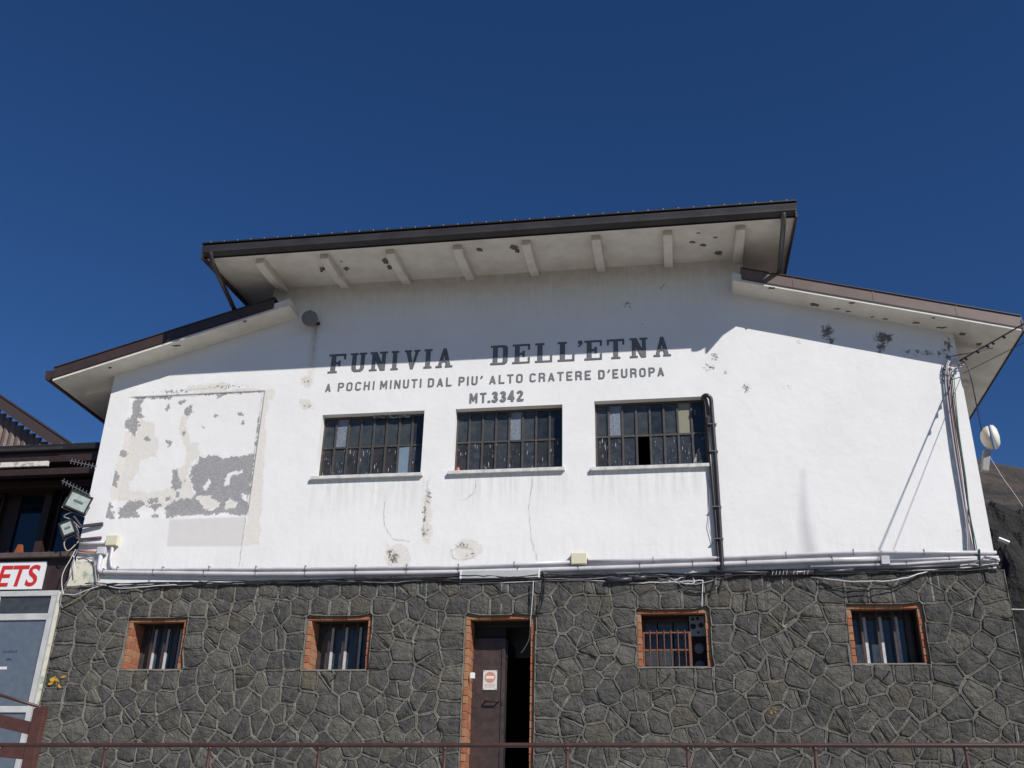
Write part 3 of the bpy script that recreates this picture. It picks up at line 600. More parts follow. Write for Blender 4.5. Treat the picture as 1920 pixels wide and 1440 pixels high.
def cell(i,sh=0.0):
    p=A[i]; poly=[(SX0+sh,SZ0+sh),(SX1-sh,SZ0+sh),(SX1-sh,SZ1-sh),(SX0+sh,SZ1-sh)]
    dd=((A-p)**2).sum(1); order=np.argsort(dd)[1:34]
    for j in order:
        q=A[j]; n=q-p; L_=math.hypot(*n)
        if L_<1e-6: continue
        n=n/L_; m=(p+q)/2; poly=clip(poly,n[0],n[1],float(n@m)-sh)
        if len(poly)<3: return None
    return poly
def clean(poly,tol=.02):
    out=[]
    for p in poly:
        if not out or math.hypot(p[0]-out[-1][0],p[1]-out[-1][1])>tol: out.append(p)
    if len(out)>2 and math.hypot(out[0][0]-out[-1][0],out[0][1]-out[-1][1])<tol: out.pop()
    return out
def area(P): return .5*abs(sum(P[i][0]*P[(i+1)%len(P)][1]-P[(i+1)%len(P)][0]*P[i][1] for i in range(len(P))))
def resample(P,step):
    out=[]; n=len(P)
    for i in range(n):
        a,b_=P[i],P[(i+1)%n]; L_=math.hypot(b_[0]-a[0],b_[1]-a[1]); k=max(1,int(round(L_/step)))
        for j in range(k): t=j/k; out.append((a[0]+(b_[0]-a[0])*t,a[1]+(b_[1]-a[1])*t))
    return out
def chaikin(P,f=.22):
    out=[]
    for i in range(len(P)):
        a,b_=P[i],P[(i+1)%len(P)]; out.append((a[0]+(b_[0]-a[0])*f,a[1]+(b_[1]-a[1])*f)); out.append((b_[0]-(b_[0]-a[0])*f,b_[1]-(b_[1]-a[1])*f))
    return out
YM=-.035
mj=MB(); stones=[]
def inset(P,d):
    n=len(P); A_=sum(P[i][0]*P[(i+1)%n][1]-P[(i+1)%n][0]*P[i][1] for i in range(n)); sg=1 if A_>0 else -1; Q=list(P)
    for i in range(n):
        p,q=P[i],P[(i+1)%n]; L_=math.hypot(q[0]-p[0],q[1]-p[1])
        if L_<1e-6: continue
        nx_,nz_=(q[1]-p[1])/L_*sg,-(q[0]-p[0])/L_*sg
        Q=clip(Q,nx_,nz_,nx_*p[0]+nz_*p[1]-d)
        if len(Q)<3: return None
    return Q
def cent(P): return (sum(p[0] for p in P)/len(P),sum(p[1] for p in P)/len(P))
def thin(P): return area(P)/sum(math.hypot(P[i][0]-P[i-1][0],P[i][1]-P[i-1][1]) for i in range(len(P)))**2
def split(P,depth=0,k_=1.0):
    ar=area(P); c=cent(P)
    w_=max(p[0] for p in P)-min(p[0] for p in P); h_=max(p[1] for p in P)-min(p[1] for p in P)
    pr=(.95 if ar>.15 else .60 if ar>.11 else .22 if ar>.08 else 0)
    pr*=k_
    if depth>1 or random.random()>pr: return [P]
    # cut across the longer extent with a random tilt
    far=max(P,key=lambda p:(p[0]-c[0])**2+(p[1]-c[1])**2); d=Vector((far[0]-c[0],far[1]-c[1])).normalized()
    t=random.gauss(0,.30); d=Vector((d.x*math.cos(t)-d.y*math.sin(t),d.x*math.sin(t)+d.y*math.cos(t)))
    o=d.x*(c[0]+random.uniform(-.03,.03))+d.y*(c[1]+random.uniform(-.03,.03))
    A_=clip(P,d.x,d.y,o); B_=clip(P,-d.x,-d.y,-o)
    if len(A_)<3 or len(B_)<3 or min(area(A_),area(B_))<.026 or min(thin(A_),thin(B_))<.046: return [P]
    return split(A_,depth+1,k_)+split(B_,depth+1,k_)
pieces=[]
for i in range(len(pts)):
    c0=cell(i)
    if not c0: continue
    c0=clean(c0,.004)
    if len(c0)<3 or inside_open(*cent(c0)): continue
    pieces+=split(c0,0,.30 if i<len(fixed) else 1.0)
for c0 in pieces:
    c0=clean(c0,.004)
    if len(c0)<3: continue
    cx_,cz=cent(c0); jw=random.choice((.014,.017,.020,.024)); ci=inset(c0,jw)
    if not ci or area(ci)<.006:
        mj.add([(x,YM-.02,z) for x,z in c0],[tuple(range(len(c0)))]); continue
    R0=resample(c0,.09); n=len(R0)
    rk=[[] for _ in range(5)]; ok=True
    offs=[0,jw*.33,jw*.72,jw,.045]; ys_=[YM-.030,YM-.038,YM-.036,YM-.020,YM-.006]
    vs=[]; fs=[]
    def insetpt(p,dn):
        dx,dz=cx_-p[0],cz-p[1]; L_=math.hypot(dx,dz) or 1; return (p[0]+dx/L_*min(dn*1.15,L_*.8),p[1]+dz/L_*min(dn*1.15,L_*.8))
    for dn,y in zip(offs,ys_):
        for p in R0: q=insetpt(p,dn*(1+(random.uniform(-.3,.3) if dn>0 else 0))); vs.append((q[0],y+(random.uniform(-.002,.002) if dn>0 else 0),q[1]))
    for k in range(4):
        for j in range(n): j2=(j+1)%n; fs.append((k*n+j,k*n+j2,(k+1)*n+j2,(k+1)*n+j))
    fs.append(tuple(range(4*n,5*n))); mj.add(vs,fs)
    # stone body
    P=chaikin(clean(ci,.04) if len(clean(ci,.04))>2 else ci,.12); P=resample(P,.065); P=clean(P,.012); n=len(P)
    if n<4: continue
    cx2=sum(p[0] for p in P)/n; cz2=sum(p[1] for p in P)/n; P=[(p[0]+random.uniform(-.004,.004),p[1]+random.uniform(-.004,.004)) for p in P]
    s_=MB(); vs=[]; fs=[]; bul=random.uniform(.010,.028); tx,tz=random.gauss(0,.06),random.gauss(0,.07)
    ox,oz=random.uniform(-.035,.035),random.uniform(-.03,.03)
    for k,(q,y) in enumerate([(1.0,0.0),(.99,-.020),(.93,-.028-bul*.5),(.60,-.030-bul),(.28,-.030-bul)]):
        for p in P:
            jq=q if k<2 else q+random.uniform(-.10,.06)*(1 if k>2 else .5)
            f_=max(0,k-1)/3
            xx=cx2+ox*f_+(p[0]-cx2)*jq; z_=cz2+oz*f_+(p[1]-cz2)*jq
            yy=YM+.0+y+(0 if k<2 else random.uniform(-.007,.007)+(xx-cx2)*tx+(z_-cz2)*tz)
            vs.append((xx,min(yy,YM-.018) if k>=1 else yy,z_))
    for k in range(4):
        for j in range(n):
            j2=(j+1)%n
            if k<1: fs.append((k*n+j,k*n+j2,(k+1)*n+j2,(k+1)*n+j))
            elif random.random()<.5: fs+= [(k*n+j,k*n+j2,(k+1)*n+j),(k*n+j2,(k+1)*n+j2,(k+1)*n+j)]
            else: fs+= [(k*n+j,k*n+j2,(k+1)*n+j2),(k*n+j,(k+1)*n+j2,(k+1)*n+j)]
    vs.append((cx2+ox,YM-.028-bul+random.uniform(-.005,.005),cz2+oz)); ce=len(vs)-1
    for j in range(n): fs.append((4*n+j,4*n+(j+1)%n,ce))
    s_.add(vs,fs); ar=area(P)*(1 if cz2>2.98 else .01)
    stones.append((ar,s_,cx2,cz2))
base=MB()
# backing wall behind the mortar, cut by the openings
def slab_with_holes(mb,x0,x1,z0,z1,holes,y0,y1):
    xs_=sorted({x0,x1}|{h[0] for h in holes}|{h[1] for h in holes}); zs_=sorted({z0,z1}|{max(z0,h[2]) for h in holes}|{h[3] for h in holes})
    for a,b_ in zip(xs_[:-1],xs_[1:]):
        for c,d in zip(zs_[:-1],zs_[1:]):
            xm_,zm_=(a+b_)/2,(c+d)/2
            if not any(h[0]<xm_<h[1] and h[2]<zm_<h[3] for h in holes): mb.box(a,b_,y0,y1,c,d)
slab_with_holes(base,SX0+.01,SX1-.01,SZ0,SZ1-.003,OPEN,YM+.012,.30)
SB=base.build('stone_base',MORT,ST); SB['label']='dark volcanic stone base with pale raised mortar joints'
tag(mj.build('mortar_joint',MORT,SB),kind='stuff')
# end face of the base on the right: coursed blocks
stones.sort(key=lambda s:-s[0]); rest=MB()
def pick():
    r_=random.random(); return 0 if r_<.45 else 1 if r_<.75 else 2 if r_<.95 else 3
for k,(ar,s_,cx_,cz) in enumerate(stones):
    if k<298: s_.build('stone',STONES[pick()],SB)
    else: rest.m=pick(); rest.add(s_.v,s_.f)
tag(rest.build('small_stones',STONES,SB),kind='stuff')
# rough mortar ledge where plaster meets stone
lg=MB(); x=SX0
while x<SX1-.05:
    w_=random.uniform(.06,.16); x2=min(SX1,x+w_); lg.box(x,x2,-.045-random.uniform(0,.035),.03,SZ1-random.uniform(.004,.02),SZ1+random.uniform(.004,.03)); x=x2
tag(lg.build('mortar_ledge',mat('ledge_mortar',(.20,.18,.175),.95,c2=(.06,.055,.055),scale=16,lo=.4,hi=.6,bump=.01),SB),kind='stuff')

# ---- bricked openings in the base with barred windows
def brick_opening(o,depth,sill=True):
    x0,x1,z0,z1=o; zb=max(z0,2.7); T=.075; par=link('brick_surround',None,ST) ; out=[]
    mo=MB()
    mo.box(x0,x0+T-.006,-.012,depth,zb,z1); mo.box(x1-T+.006,x1,-.012,.10,zb,z1); mo.m=1; mo.box(x1-T+.012,x1,.101,depth,zb,z1); mo.m=0; mo.box(x0+T,x1-T,-.010,.10,z1-.05,z1-.001); mo.m=1; mo.box(x0+T,x1-T,.101,depth,z1-.052,z1-.001); mo.m=0  # black lining paints the shade deep in the right jamb and under the lintel
    if sill: mo.box(x0+.001,x1-.001,-.02,depth,z0-.02,z0+.022)
    ob=mo.build('brick_surround',[BMORT,INTER],ST); bpy.data.objects.remove(par)
    z=zb+(.025 if sill else 0); pitch=.118 if sill else .128
    while z+.06<z1-.055:
        hgt=min(pitch-.012,z1-.06-z)
        for sx in (0,1):
            d0=-.018-random.uniform(0,.010); y=d0; k=0
            lens=[.25,.30] if random.random()<.5 else [.13,.30,.12]
            for ln in (lens if sx==0 else [.11]):
                y2=min(depth,y+ln)
                if y2-y<.04: break
                if sx==0: b_=MB().box(x0+.004,x0+T+random.uniform(-.004,.004),y,y2-.01,z,z+hgt)
                else: b_=MB().box(x1-T+random.uniform(-.004,.004),x1-.004,y,y2-.01,z,z+hgt)
                b_.build('brick',random.choice([BRICK,BRICK2]),ob,bevel=.006); y=y2
        z+=pitch
    x=x0+.006
    while x<x1-.03:
        ln=min(random.uniform(.21,.25),x1-.006-x)
        MB().box(x,x+ln-.01,-.020-random.uniform(0,.008),.10,z1-.056,z1-.004).build('brick',random.choice([BRICK,BRICK2]),ob,bevel=.004); x+=ln
    return ob
STEELW=STEELB
for k,o in enumerate(OPEN[:4]):
    depth=.46; brick_opening(o,depth)
    x0,x1,z0,z1=o[0]+.078,o[1]-.078,o[2]+.024,o[3]-.05; yg=.40
    fr=MB(); fr.box(x0,x1,yg,yg+.06,z1-.05,z1-.001); fr.box(x0,x1,yg,yg+.06,z0,z0+.04); fr.box(x0,x0+.05,yg+.001,yg+.061,z0+.04,z1-.05); fr.box(x1-.05,x1,yg+.001,yg+.061,z0+.04,z1-.05)
    fr.m=1; n=4; cw=(x1-x0)/n
    if k!=2:
        for i in range(1,n): fr.box(x0+cw*i-.022,x0+cw*i+.022,yg-.004,yg+.05,z0+.04,z1-.05)
    wn=fr.build('barred_window',[STEELB,BARW],ST)
    wn['label']=['leftmost barred window in the stone base','barred window left of the door','window right of the door with a rusty grille and a vent panel','rightmost barred window in the stone base'][k]
    if k!=2:
        for i in range(n): MB().box(x0+cw*i+.02,x0+cw*(i+1)-.02,yg+.020,yg+.026,z0+.035,z1-.045).build('pane',pane_mat('barred_glass%d'%i if False else 'barred_glass',(.042,.056,.070),.08,(.075,.092,.108),.25,spec=.5) if i==0 and k==0 else bpy.data.materials['barred_glass'],wn)
        nb=4 if k!=3 else 3
        xb=[(x0+cw*i)*(1-.0069)-.045 for i in range(1,n)]
        for xx in xb: MB().box(xx-.022,xx+.014,.26,.30,z0,z1).build('bar',STEELB,wn)
        MB().box(x1-.13,x1-.05,.33,.37,z0,z1).build('bar',STEELB,wn)
    else:
        for i in range(3): MB().box(x0+.26*i,x0+.26*i+.24,yg+.02,yg+.026,z0+.035,z1-.045).build('pane',GLASS[2],wn)
        # rusty grille, lower left
        ga,gb,gc,gd=x0+.01,x0+.80,z0+.01,z0+.60
        gm_=MB()
        for z in (gc+.012,(gc+gd)/2,gd-.012): gm_.box(ga,gb,.20,.214,z-.012,z+.012)
        gm_.box(gb-.045,gb,.19,.22,gc,gd); gm_.box(ga,ga+.022,.199,.222,gc,gd)
        gr=gm_.build('grille',RUST,ST)
        for i in range(6): xx=ga+.115*(i+1); MB().tube([(xx,.192,gc),(xx,.192,gd+.03)],.0085,6).build('bar',RUST,gr)
        # vent panel with round holes, upper right
        vp=MB(); vp.box(x0+.78,x1,.235,.25,z1-.33,z1-.001); vo=vp.build('vent_panel',mat('vent_panel_grey',(.24,.25,.27),.5,c2=(.17,.18,.2),scale=12),ST)
        for dx,dz,rr_ in ((.06,-.05,.028),(.14,-.04,.026),(.06,-.17,.05),(.19,-.15,.042),(.14,-.27,.02)): MB().lathe((x0+.78+dx,.236,z1+dz),(0,-1,0),[(0,rr_),(.006,rr_)],16).build('vent_hole',INTER,vo)
        for dz in (-.52,-.80): MB().lathe((x0+.92,.30,z1+dz),(0,-1,0),[(0,.085),(.02,.085),(.03,.06)],20).build('round_vent',mat('vent_disc_grey',(.10,.11,.13),.5),vo)
        MB().box(x0+.78,x1,.30,.33,z0,z1-.33).build('opening_dark_sheet',INTER,vo)  # black sheet painted in for the darkness of the open part
for k,o in enumerate(OPEN[:4]):   # little iron rod under every window
    p=V(*[(280,1262),(632,1262),(1257,1262),(1668,1258)][k],-.1); MB().tube([(p.x-.03,-.02,p.z+.03),(p.x,-.12,p.z-.02),(p.x-.05,-.16,p.z-.06)],.012,6).build('iron_stub',CABB,ST)
# door
brick_opening(OPEN[4],.45,False)
dx0=-3.505; leafx=-2.955; yd=.38
fr=MB(); fr.box(dx0,-2.47,yd,yd+.06,5.30,5.355)
fr.build('door_frame',DARK,ST)
dl=MB().box(dx0,leafx,yd,yd+.045,2.78,5.11); 
door=dl.build('door',STEELB,ST,bevel=.004); door['label']='dark brown steel door leaf standing beside an open dark doorway'
t=MB(); 
for z in (3.98,3.02): t.box(dx0+.03,leafx-.06,yd-.006,yd-.001,z-.012,z+.012)
t.box(leafx-.055,leafx+.005,yd-.016,yd-.001,2.78,5.11); t.box(dx0,dx0+.03,yd-.012,yd-.001,2.78,5.11); t.box(dx0+.031,leafx-.056,yd-.010,yd-.001,5.08,5.11)
t.build('door_rail',STEELB,door)
MB().tube([(-3.27,yd-.01,4.07),(-3.27,yd-.06,4.07),(-3.25,yd-.07,4.06),(-3.07,yd-.07,4.06),(-3.05,yd-.06,4.07),(-3.05,yd-.01,4.07)],.016,8).build('handle',DARK,door,True)
MB().box(leafx-.05,leafx-.02,yd-.026,yd-.017,4.0,4.06).build('lock',DARK,door)
MB().box(dx0+.001,leafx-.001,yd+.02,yd+.04,5.112,5.298).build('transom_panel',INTER,ST)
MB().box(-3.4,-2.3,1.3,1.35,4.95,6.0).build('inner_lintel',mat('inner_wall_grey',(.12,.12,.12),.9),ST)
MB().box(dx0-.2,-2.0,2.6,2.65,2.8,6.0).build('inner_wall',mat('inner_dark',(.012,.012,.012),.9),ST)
MB().box(leafx-.02,leafx+.03,yd+.06,yd+1.0,2.79,5.1).build('inner_partition',DARK,ST)

# ---- roofs
def roof_bevel(o): return o
# main roof: slab rising gently away from the facade
RX0,RX1=-8.72,2.37; RY0,RY1=-1.50,6.0; S=.08
def zso(y): return 12.19+S*y
mr=link('main_roof',None,ST); mr['label']='upper roof with wide white soffit and dark gutter'
so_=MB()
so_.hexa([(RX0+.02,RY0,zso(RY0)),(RX1-.02,RY0,zso(RY0)),(RX1-.02,RY1,zso(RY1)),(RX0+.02,RY1,zso(RY1))],[(RX0+.02,RY0,zso(RY0)+.17),(RX1-.02,RY0,zso(RY0)+.17),(RX1-.02,RY1,zso(RY1)+.17),(RX0+.02,RY1,zso(RY1)+.17)])
so_.build('soffit_slab',SOFF,mr)
for xa,xb in ((RX0-.012,RX0+.02),(RX1-.02,RX1+.012)): MB().hexa([(xa,RY0-.11,zso(RY0)-.10),(xb,RY0-.11,zso(RY0)-.10),(xb,RY1,zso(RY1)-.10),(xa,RY1,zso(RY1)-.10)],[(xa,RY0-.11,zso(RY0)+.21),(xb,RY0-.11,zso(RY0)+.21),(xb,RY1,zso(RY1)+.21),(xa,RY1,zso(RY1)+.21)]).build('verge_trim',BROWN,mr)
# gutter: profile (y,z) extruded in X
def extr(mb,prof,x0,x1,closed=True):
    n=len(prof); mb.add([(x0,y,z) for y,z in prof]+[(x1,y,z) for y,z in prof],[(i,(i+1)%n,(i+1)%n+n,i+n) for i in range(n)]+[tuple(range(n))[::-1],tuple(range(n,2*n))]); return mb
z0=12.045
gp=[(-1.50,z0),(-1.57,z0),(-1.62,z0+.07),(-1.62,z0+.10),(-1.635,z0+.19),(-1.635,z0+.205),(-1.50,z0+.205)]
extr(MB(),gp,RX0-.01,RX1+.005).build('gutter',GUT,mr)
extr(MB(),[(-1.50,z0-.008),(-1.525,z0-.030),(-1.525,z0-.002),(-1.50,z0-.002)],RX0,RX1).build('gutter_board',DARK,mr)
extr(MB(),[(-1.66,z0+.235),(-1.66,z0+.26),(RY1,zso(RY1)+.26),(RY1,zso(RY1)+.20),(-1.40,z0+.225)],RX0-.02,RX1+.02).build('roof_sheet',DARK,mr)
bm_=MB().lathe((0,0,0),(0,0,1),[(0,.020),(.012,.020),(.022,.012),(.03,.008)],8).mesh('roof_bolt',mat('bolt_copper',(.42,.27,.17),.4,metal=.5),True)
nb=41
for i in range(nb):
    bo=link('roof_bolt',bm_,mr); bo.location=(RX0+.15+(RX1-RX0-.3)*i/(nb-1),-1.63,z0+.262)
# soffit brackets
bx=[-7.675+i*(1.42+7.675)/7 for i in range(8)]
for x in bx:
    k=MB(); wd=.085
    prof=[(-1.30,zso(-1.3)-.002),(-1.30,11.985),(-1.18,11.955),(-.6,11.99),(0.0,12.09-.0),(0.0,zso(0)-.002)]
    k.hexa([(x-wd,y,z) for y,z in prof],[(x+wd,y,z) for y,z in prof]); k.build('soffit_bracket',SOFF,mr,bevel=.012)
# scars on the soffit: flakes of fallen plaster
sc_=MB(); yy_=0
def flake(mb,px,py,rx,ry,Y,zf,k=[0]):
    k[0]+=1; P=[]
    for j in range(14):
        t=2*math.pi*j/14; rr_=random.uniform(.55,1.1); a=at(px+rx*math.cos(t)*rr_,py+ry*math.sin(t)*rr_,Y); P.append(a)
    return P
def ray_soffit(px,py):
    d=MC.T@np.array([px-960,py-720,F_PX]); t=(12.19-CAM[2]-S*0+S*CAM[1])/(d[2]-S*d[1]); return CAM+d*t
for px,py,rx,ry in [(604,504,7,6),(650,503,7,5),(722,490,7,7),(730,501,6,5),(745,487,3,4),(899,468,8,4),(965,463,9,5),(970,470,6,6),(1298,454,8,2.5),(1318,460,8,3),(1342,445,6,2),(1310,437,5,1.5),(1348,474,9,4.5),(640,490,2,2),(665,541,4,2)]:
    P=[]
    for j in range(14):
        t=2*math.pi*j/14; rr_=random.uniform(.5,1.15); a=ray_soffit(px+rx*math.cos(t)*rr_,py+ry*math.sin(t)*rr_); P.append((a[0],a[1],a[2]-.003))
    MB().add(P,[tuple(range(14))]).build('plaster_scar',SCAR,mr)
# wings
def wing(sign,xin,xout,xfl):
    # xin upper (inner) end, xout eave end; soffit line z(x)
    if sign>0: zf=lambda x:11.42-(x-1.3)*.284
    else: zf=lambda x:11.43+(x+7.45)*.293
    wr=link('wing_roof',None,ST); wr['label']='right wing roof with faded brown flashing' if sign>0 else 'left wing roof with dark brown flashing'
    Y0=-.5; Y1=9.2; th=.16
    a,b_=(xin,xout) if sign>0 else (xout,xin)
    # front slab (rake overhang) and the deep slab outside the clerestory
    def slab(mb,a,b_,y0,y1,dz0,dz1):
        mb.hexa([(a,y0,zf(a)+dz0),(b_,y0,zf(b_)+dz0),(b_,y1,zf(b_)+dz0),(a,y1,zf(a)+dz0)],[(a,y0,zf(a)+dz1),(b_,y0,zf(b_)+dz1),(b_,y1,zf(b_)+dz1),(a,y1,zf(a)+dz1)])
    m=MB(); slab(m,a,b_,Y0,-.001,0,th); 
    ax,bx_=(CX1+.002,b_) if sign>0 else (a,CX0-.002)
    slab(m,ax,bx_,.001,Y1,0.002,th); 
    if sign>0: slab(m,XR+.001,b_,-.001,.001,0,th)
    m.build('soffit_slab',SOFF,wr,bevel=.0)
    # flashing on the rake
    fa,fb=(xfl,xout+.02) if sign>0 else (xout-.02,xfl)
    m=MB(); y0=Y0-.010; y1=Y0-.002
    m.hexa([(fa,y0,zf(fa)+.050),(fb,y0,zf(fb)+.050),(fb,y1,zf(fb)+.050),(fa,y1,zf(fa)+.050)],[(fa,y0,zf(fa)+.285),(fb,y0,zf(fb)+.285),(fb,y1,zf(fb)+.285),(fa,y1,zf(fa)+.285)])
    m.build('rake_flashing',BROWNL if sign>0 else BROWN,wr)
    m=MB(); m.hexa([(fa,y0-.02,zf(fa)+.285),(fb,y0-.02,zf(fb)+.285),(fb,.5,zf(fb)+.285),(fa,.5,zf(fa)+.285)],[(fa,y0-.02,zf(fa)+.30),(fb,y0-.02,zf(fb)+.30),(fb,.5,zf(fb)+.30),(fa,.5,zf(fa)+.30)])
    ga,gb=(CX1+.01,fb) if sign>0 else (fa,CX0-.01)
    m.hexa([(ga,.5,zf(ga)+.20),(gb,.5,zf(gb)+.20),(gb,Y1+.2,zf(gb)+.20),(ga,Y1+.2,zf(ga)+.20)],[(ga,.5,zf(ga)+.30),(gb,.5,zf(gb)+.30),(gb,Y1+.2,zf(gb)+.30),(ga,Y1+.2,zf(ga)+.30)])
    m.build('roof_sheet',BROWN,wr)
    # drip line below the flashing, fixings
    m=MB(); m.hexa([(fa,y0-.005,zf(fa)+.046),(fb,y0-.005,zf(fb)+.046),(fb,y0,zf(fb)+.046),(fa,y0,zf(fa)+.046)],[(fa,y0-.005,zf(fa)+.066),(fb,y0-.005,zf(fb)+.066),(fb,y0,zf(fb)+.066),(fa,y0,zf(fa)+.066)])
    m.build('drip_edge',DARK,wr)
    # sheet seams: each flashing length ends in a raised lap
    x=fa+.9
    while x<fb-.2:
        MB().hexa([(x,y0-.005,zf(x)+.06),(x+.03,y0-.005,zf(x+.03)+.06),(x+.03,y0,zf(x+.03)+.06),(x,y0,zf(x)+.06)],[(x,y0-.005,zf(x)+.282),(x+.03,y0-.005,zf(x+.03)+.282),(x+.03,y0,zf(x+.03)+.282),(x,y0,zf(x)+.282)]).build('flashing_lap',BROWNL if sign>0 else BROWN,wr); x+=1.35
    # eave gutter along the side
    gxx=xout+sign*.03; zz=zf(xout)
    pr=[(0,zz+.03),(sign*.05,zz-.02+.03),(sign*.13,zz+.03),(sign*.15,zz+.22),(0,zz+.22)]
    n=len(pr); m=MB(); m.add([(gxx+x,Y0-.02,z) for x,z in pr]+[(gxx+x,Y1,z) for x,z in pr],[(i,(i+1)%n,(i+1)%n+n,i+n) for i in range(n)]+[tuple(range(n))[::-1],tuple(range(n,2*n))])
    (m if sign<0 else MB().box(xout,xout+.035,Y0-.02,Y1,zz-.01,zz+.20)).build('eave_gutter',BROWN,wr)
    # brackets under the side eave
    for y in (.35,1.75,3.2,4.7):
        xa,xb=(XR,XR+.62) if sign>0 else (XL-.75,XL)
        MB().hexa([(xa,y-.08,zf(xa)-.09*(sign>0)-.05),(xb,y-.08,zf(xb)-.05-.09*(sign<0)),(xb,y+.08,zf(xb)-.05-.09*(sign<0)),(xa,y+.08,zf(xa)-.05-.09*(sign>0))],[(xa,y-.08,zf(xa)),(xb,y-.08,zf(xb)),(xb,y+.08,zf(xb)),(xa,y+.08,zf(xa))]).build('eave_bracket',SOFF,wr)
    # scars under the rake
    m=MB()
    L_=[(1447,540,9,2.5),(1528,571,9,4),(1596,568,9,2),(1570,579,7,1.6),(1635,594,5,1.5),(1660,598,6,1.5),(1750,596,5,1.5),(1718,605,10,1.8),(1765,614,14,2),(1805,626,9,4),(1835,645,7,3),(1590,584,6,1.5)] if sign>0 else [(331,648,8,2.5),(459,602,5,2.5),(207,689,5,1.8)]
    for px,py,rx,ry in L_:
        P=[]
        for j in range(12):
            t=2*math.pi*j/12; rr_=random.uniform(.5,1.15)
            d=MC.T@np.array([px+rx*math.cos(t)*rr_-960,py+ry*math.sin(t)*rr_-720,F_PX]); s1=-.284 if sign>0 else .293; k0=(11.42+1.3*.284) if sign>0 else (11.43+7.45*.293)
            tt=(k0+s1*CAM[0]-CAM[2])/(d[2]-s1*d[0]); a_=CAM+d*tt; P.append((a_[0],a_[1],a_[2]-.003))
        MB().add(P,[tuple(range(12))]).build('plaster_scar',SCAR,wr)
    return wr
wing(1,1.27,6.05,1.43); wing(-1,-7.30,-12.06,-7.62)
# folded flashing piece at the top of the right wing roof
# downspouts from the main gutter to the wing roofs
def smooth_path(P,n=6):
    P=[Vector(p) for p in P]; out=[]
    for i in range(len(P)-1):
        p0,p1,p2,p3=P[max(i-1,0)],P[i],P[i+1],P[min(i+2,len(P)-1)]
        for k in range(n):
            t=k/n; out.append(.5*((2*p1)+(-p0+p2)*t+(2*p0-5*p1+4*p2-p3)*t*t+(-p0+3*p1-3*p2+p3)*t**3))
    out.append(P[-1]); return out
a=V(395,473,-1.60); b_=V(399,494,-1.47); c=V(440,582,-.42)
MB().tube(smooth_path([a,a.lerp(b_,.45)+Vector((0,-.015,0)),b_])+[c],.047,10).build('downspout',mat('downspout_dark',(.05,.04,.042),.3),ST,True)
a=V(1468,399,-1.60); b_=V(1469,418,-1.47); c=V(1461,517,-.42)
MB().tube(smooth_path([a,a.lerp(b_,.45)+Vector((0,-.015,0)),b_])+[c],.047,10).build('downspout',mat('downspout_grey',(.085,.09,.088),.3),ST,True)

# ------------------------------------------------------------------ fixtures on the walls (each a thing)
# drum spotlight
c=V(577,592,-.28); ls=thing('wall_spotlight','round grey drum spotlight on the shaded wall above a rust streak','spotlight')
MB().lathe(c+Vector((0,.14,0)),(.32,-.86,-.40),[(0,.10),(.02,.145),(.13,.15),(.15,.16),(.165,.16),(.165,.14)],28).build('drum',GREYM,ls,True)
MB().lathe(c+Vector((.050,.026,-.062)),(.32,-.86,-.40),[(0,.138),(.004,.138)],28).build('lens',mat('spot_lens',(.11,.12,.115),.35,c2=(.09,.10,.10),scale=20),ls)
q=V(592,607,0); m=MB(); m.bar((q.x,0,q.z),(c.x+.06,-.14,c.z-.11),.03,.03); m.box(q.x-.07,q.x+.09,-.03,-.001,q.z-.04,q.z+.02); m.box(c.x-.01,c.x+.01,-.2,-.17,c.z+.14,c.z+.18); m.build('bracket',mat('rusty_bracket',(.05,.03,.025),.8),ls)
# junction boxes
def jbox(px,py,w_,h_,m,label,grp='junction boxes on the white wall'):
    c=V(px,py,-.10); o=MB().box(c.x-w_/2,c.x+w_/2,-.10,-.012,c.z-h_/2,c.z+h_/2)
    r_=o.build('junction_box',m,None,bevel=.008); tag(r_,label,'junction box',grp); MB().box(c.x-w_/2+.012,c.x+w_/2-.012,-.106,-.101,c.z-h_/2+.012,c.z+h_/2-.012).build('lid',m,r_); return c
jbox(209,1013,.24,.20,BEIGE,'beige junction box at the left corner below the peeling patch')
jbox(1085,1047,.27,.20,BEIGE,'beige junction box on the conduits right of the strip lamp')
jbox(1660,1050,.14,.15,PVC,'small white junction box on the conduits above the rightmost barred window')
jbox(189,1032,.17,.14,PVC,'small white junction box below the beige one at the left corner')
# conduits
def conduit(pts,r_,label,clips=.75,m=PVC):
    P=[V(*p,-.05) for p in pts]; 
    Q=[P[0]]
    for i in range(1,len(P)-1):
        a,b_,c=P[i-1],P[i],P[i+1]; d1=(a-b_); d2=(c-b_); k1=min(.12,d1.length*.4); k2=min(.12,d2.length*.4)
        if d1.normalized().dot(d2.normalized())>-.9:
            for t in (0,.25,.5,.75,1): Q.append((b_+d1.normalized()*k1).lerp(b_,t).lerp(b_.lerp(b_+d2.normalized()*k2,t),t))
        else: Q.append(b_)
    Q.append(P[-1]); R_=[]
    for a,b_ in zip(Q[:-1],Q[1:]):
        n=max(1,int((b_-a).length/.8))
        for i in range(n): q=a.lerp(b_,i/n); q.z+=random.uniform(-.004,.004)*(n>1); R_.append(q)
    R_.append(Q[-1]); th_=thing('conduit',label,'conduit','white conduits along the foot of the plaster')
    MB().tube(R_,r_,10).build('pipe',m,th_,True)
    L_=0
    for a,b_ in zip(R_[:-1],R_[1:]):
        if abs((b_-a).normalized().x)>.9 and (b_-a).length>.5:
            MB().box(a.x-.005,a.x+.005,-.05-r_-.004,-.008,a.z-r_-.004,a.z+r_+.022).build('clip',GREYM,th_)
    return th_
conduit([(212,1022),(207,1048),(209,1068),(480,1067),(860,1063),(1070,1054)],.030,'upper white conduit from the left beige box to the box beside the strip lamp')
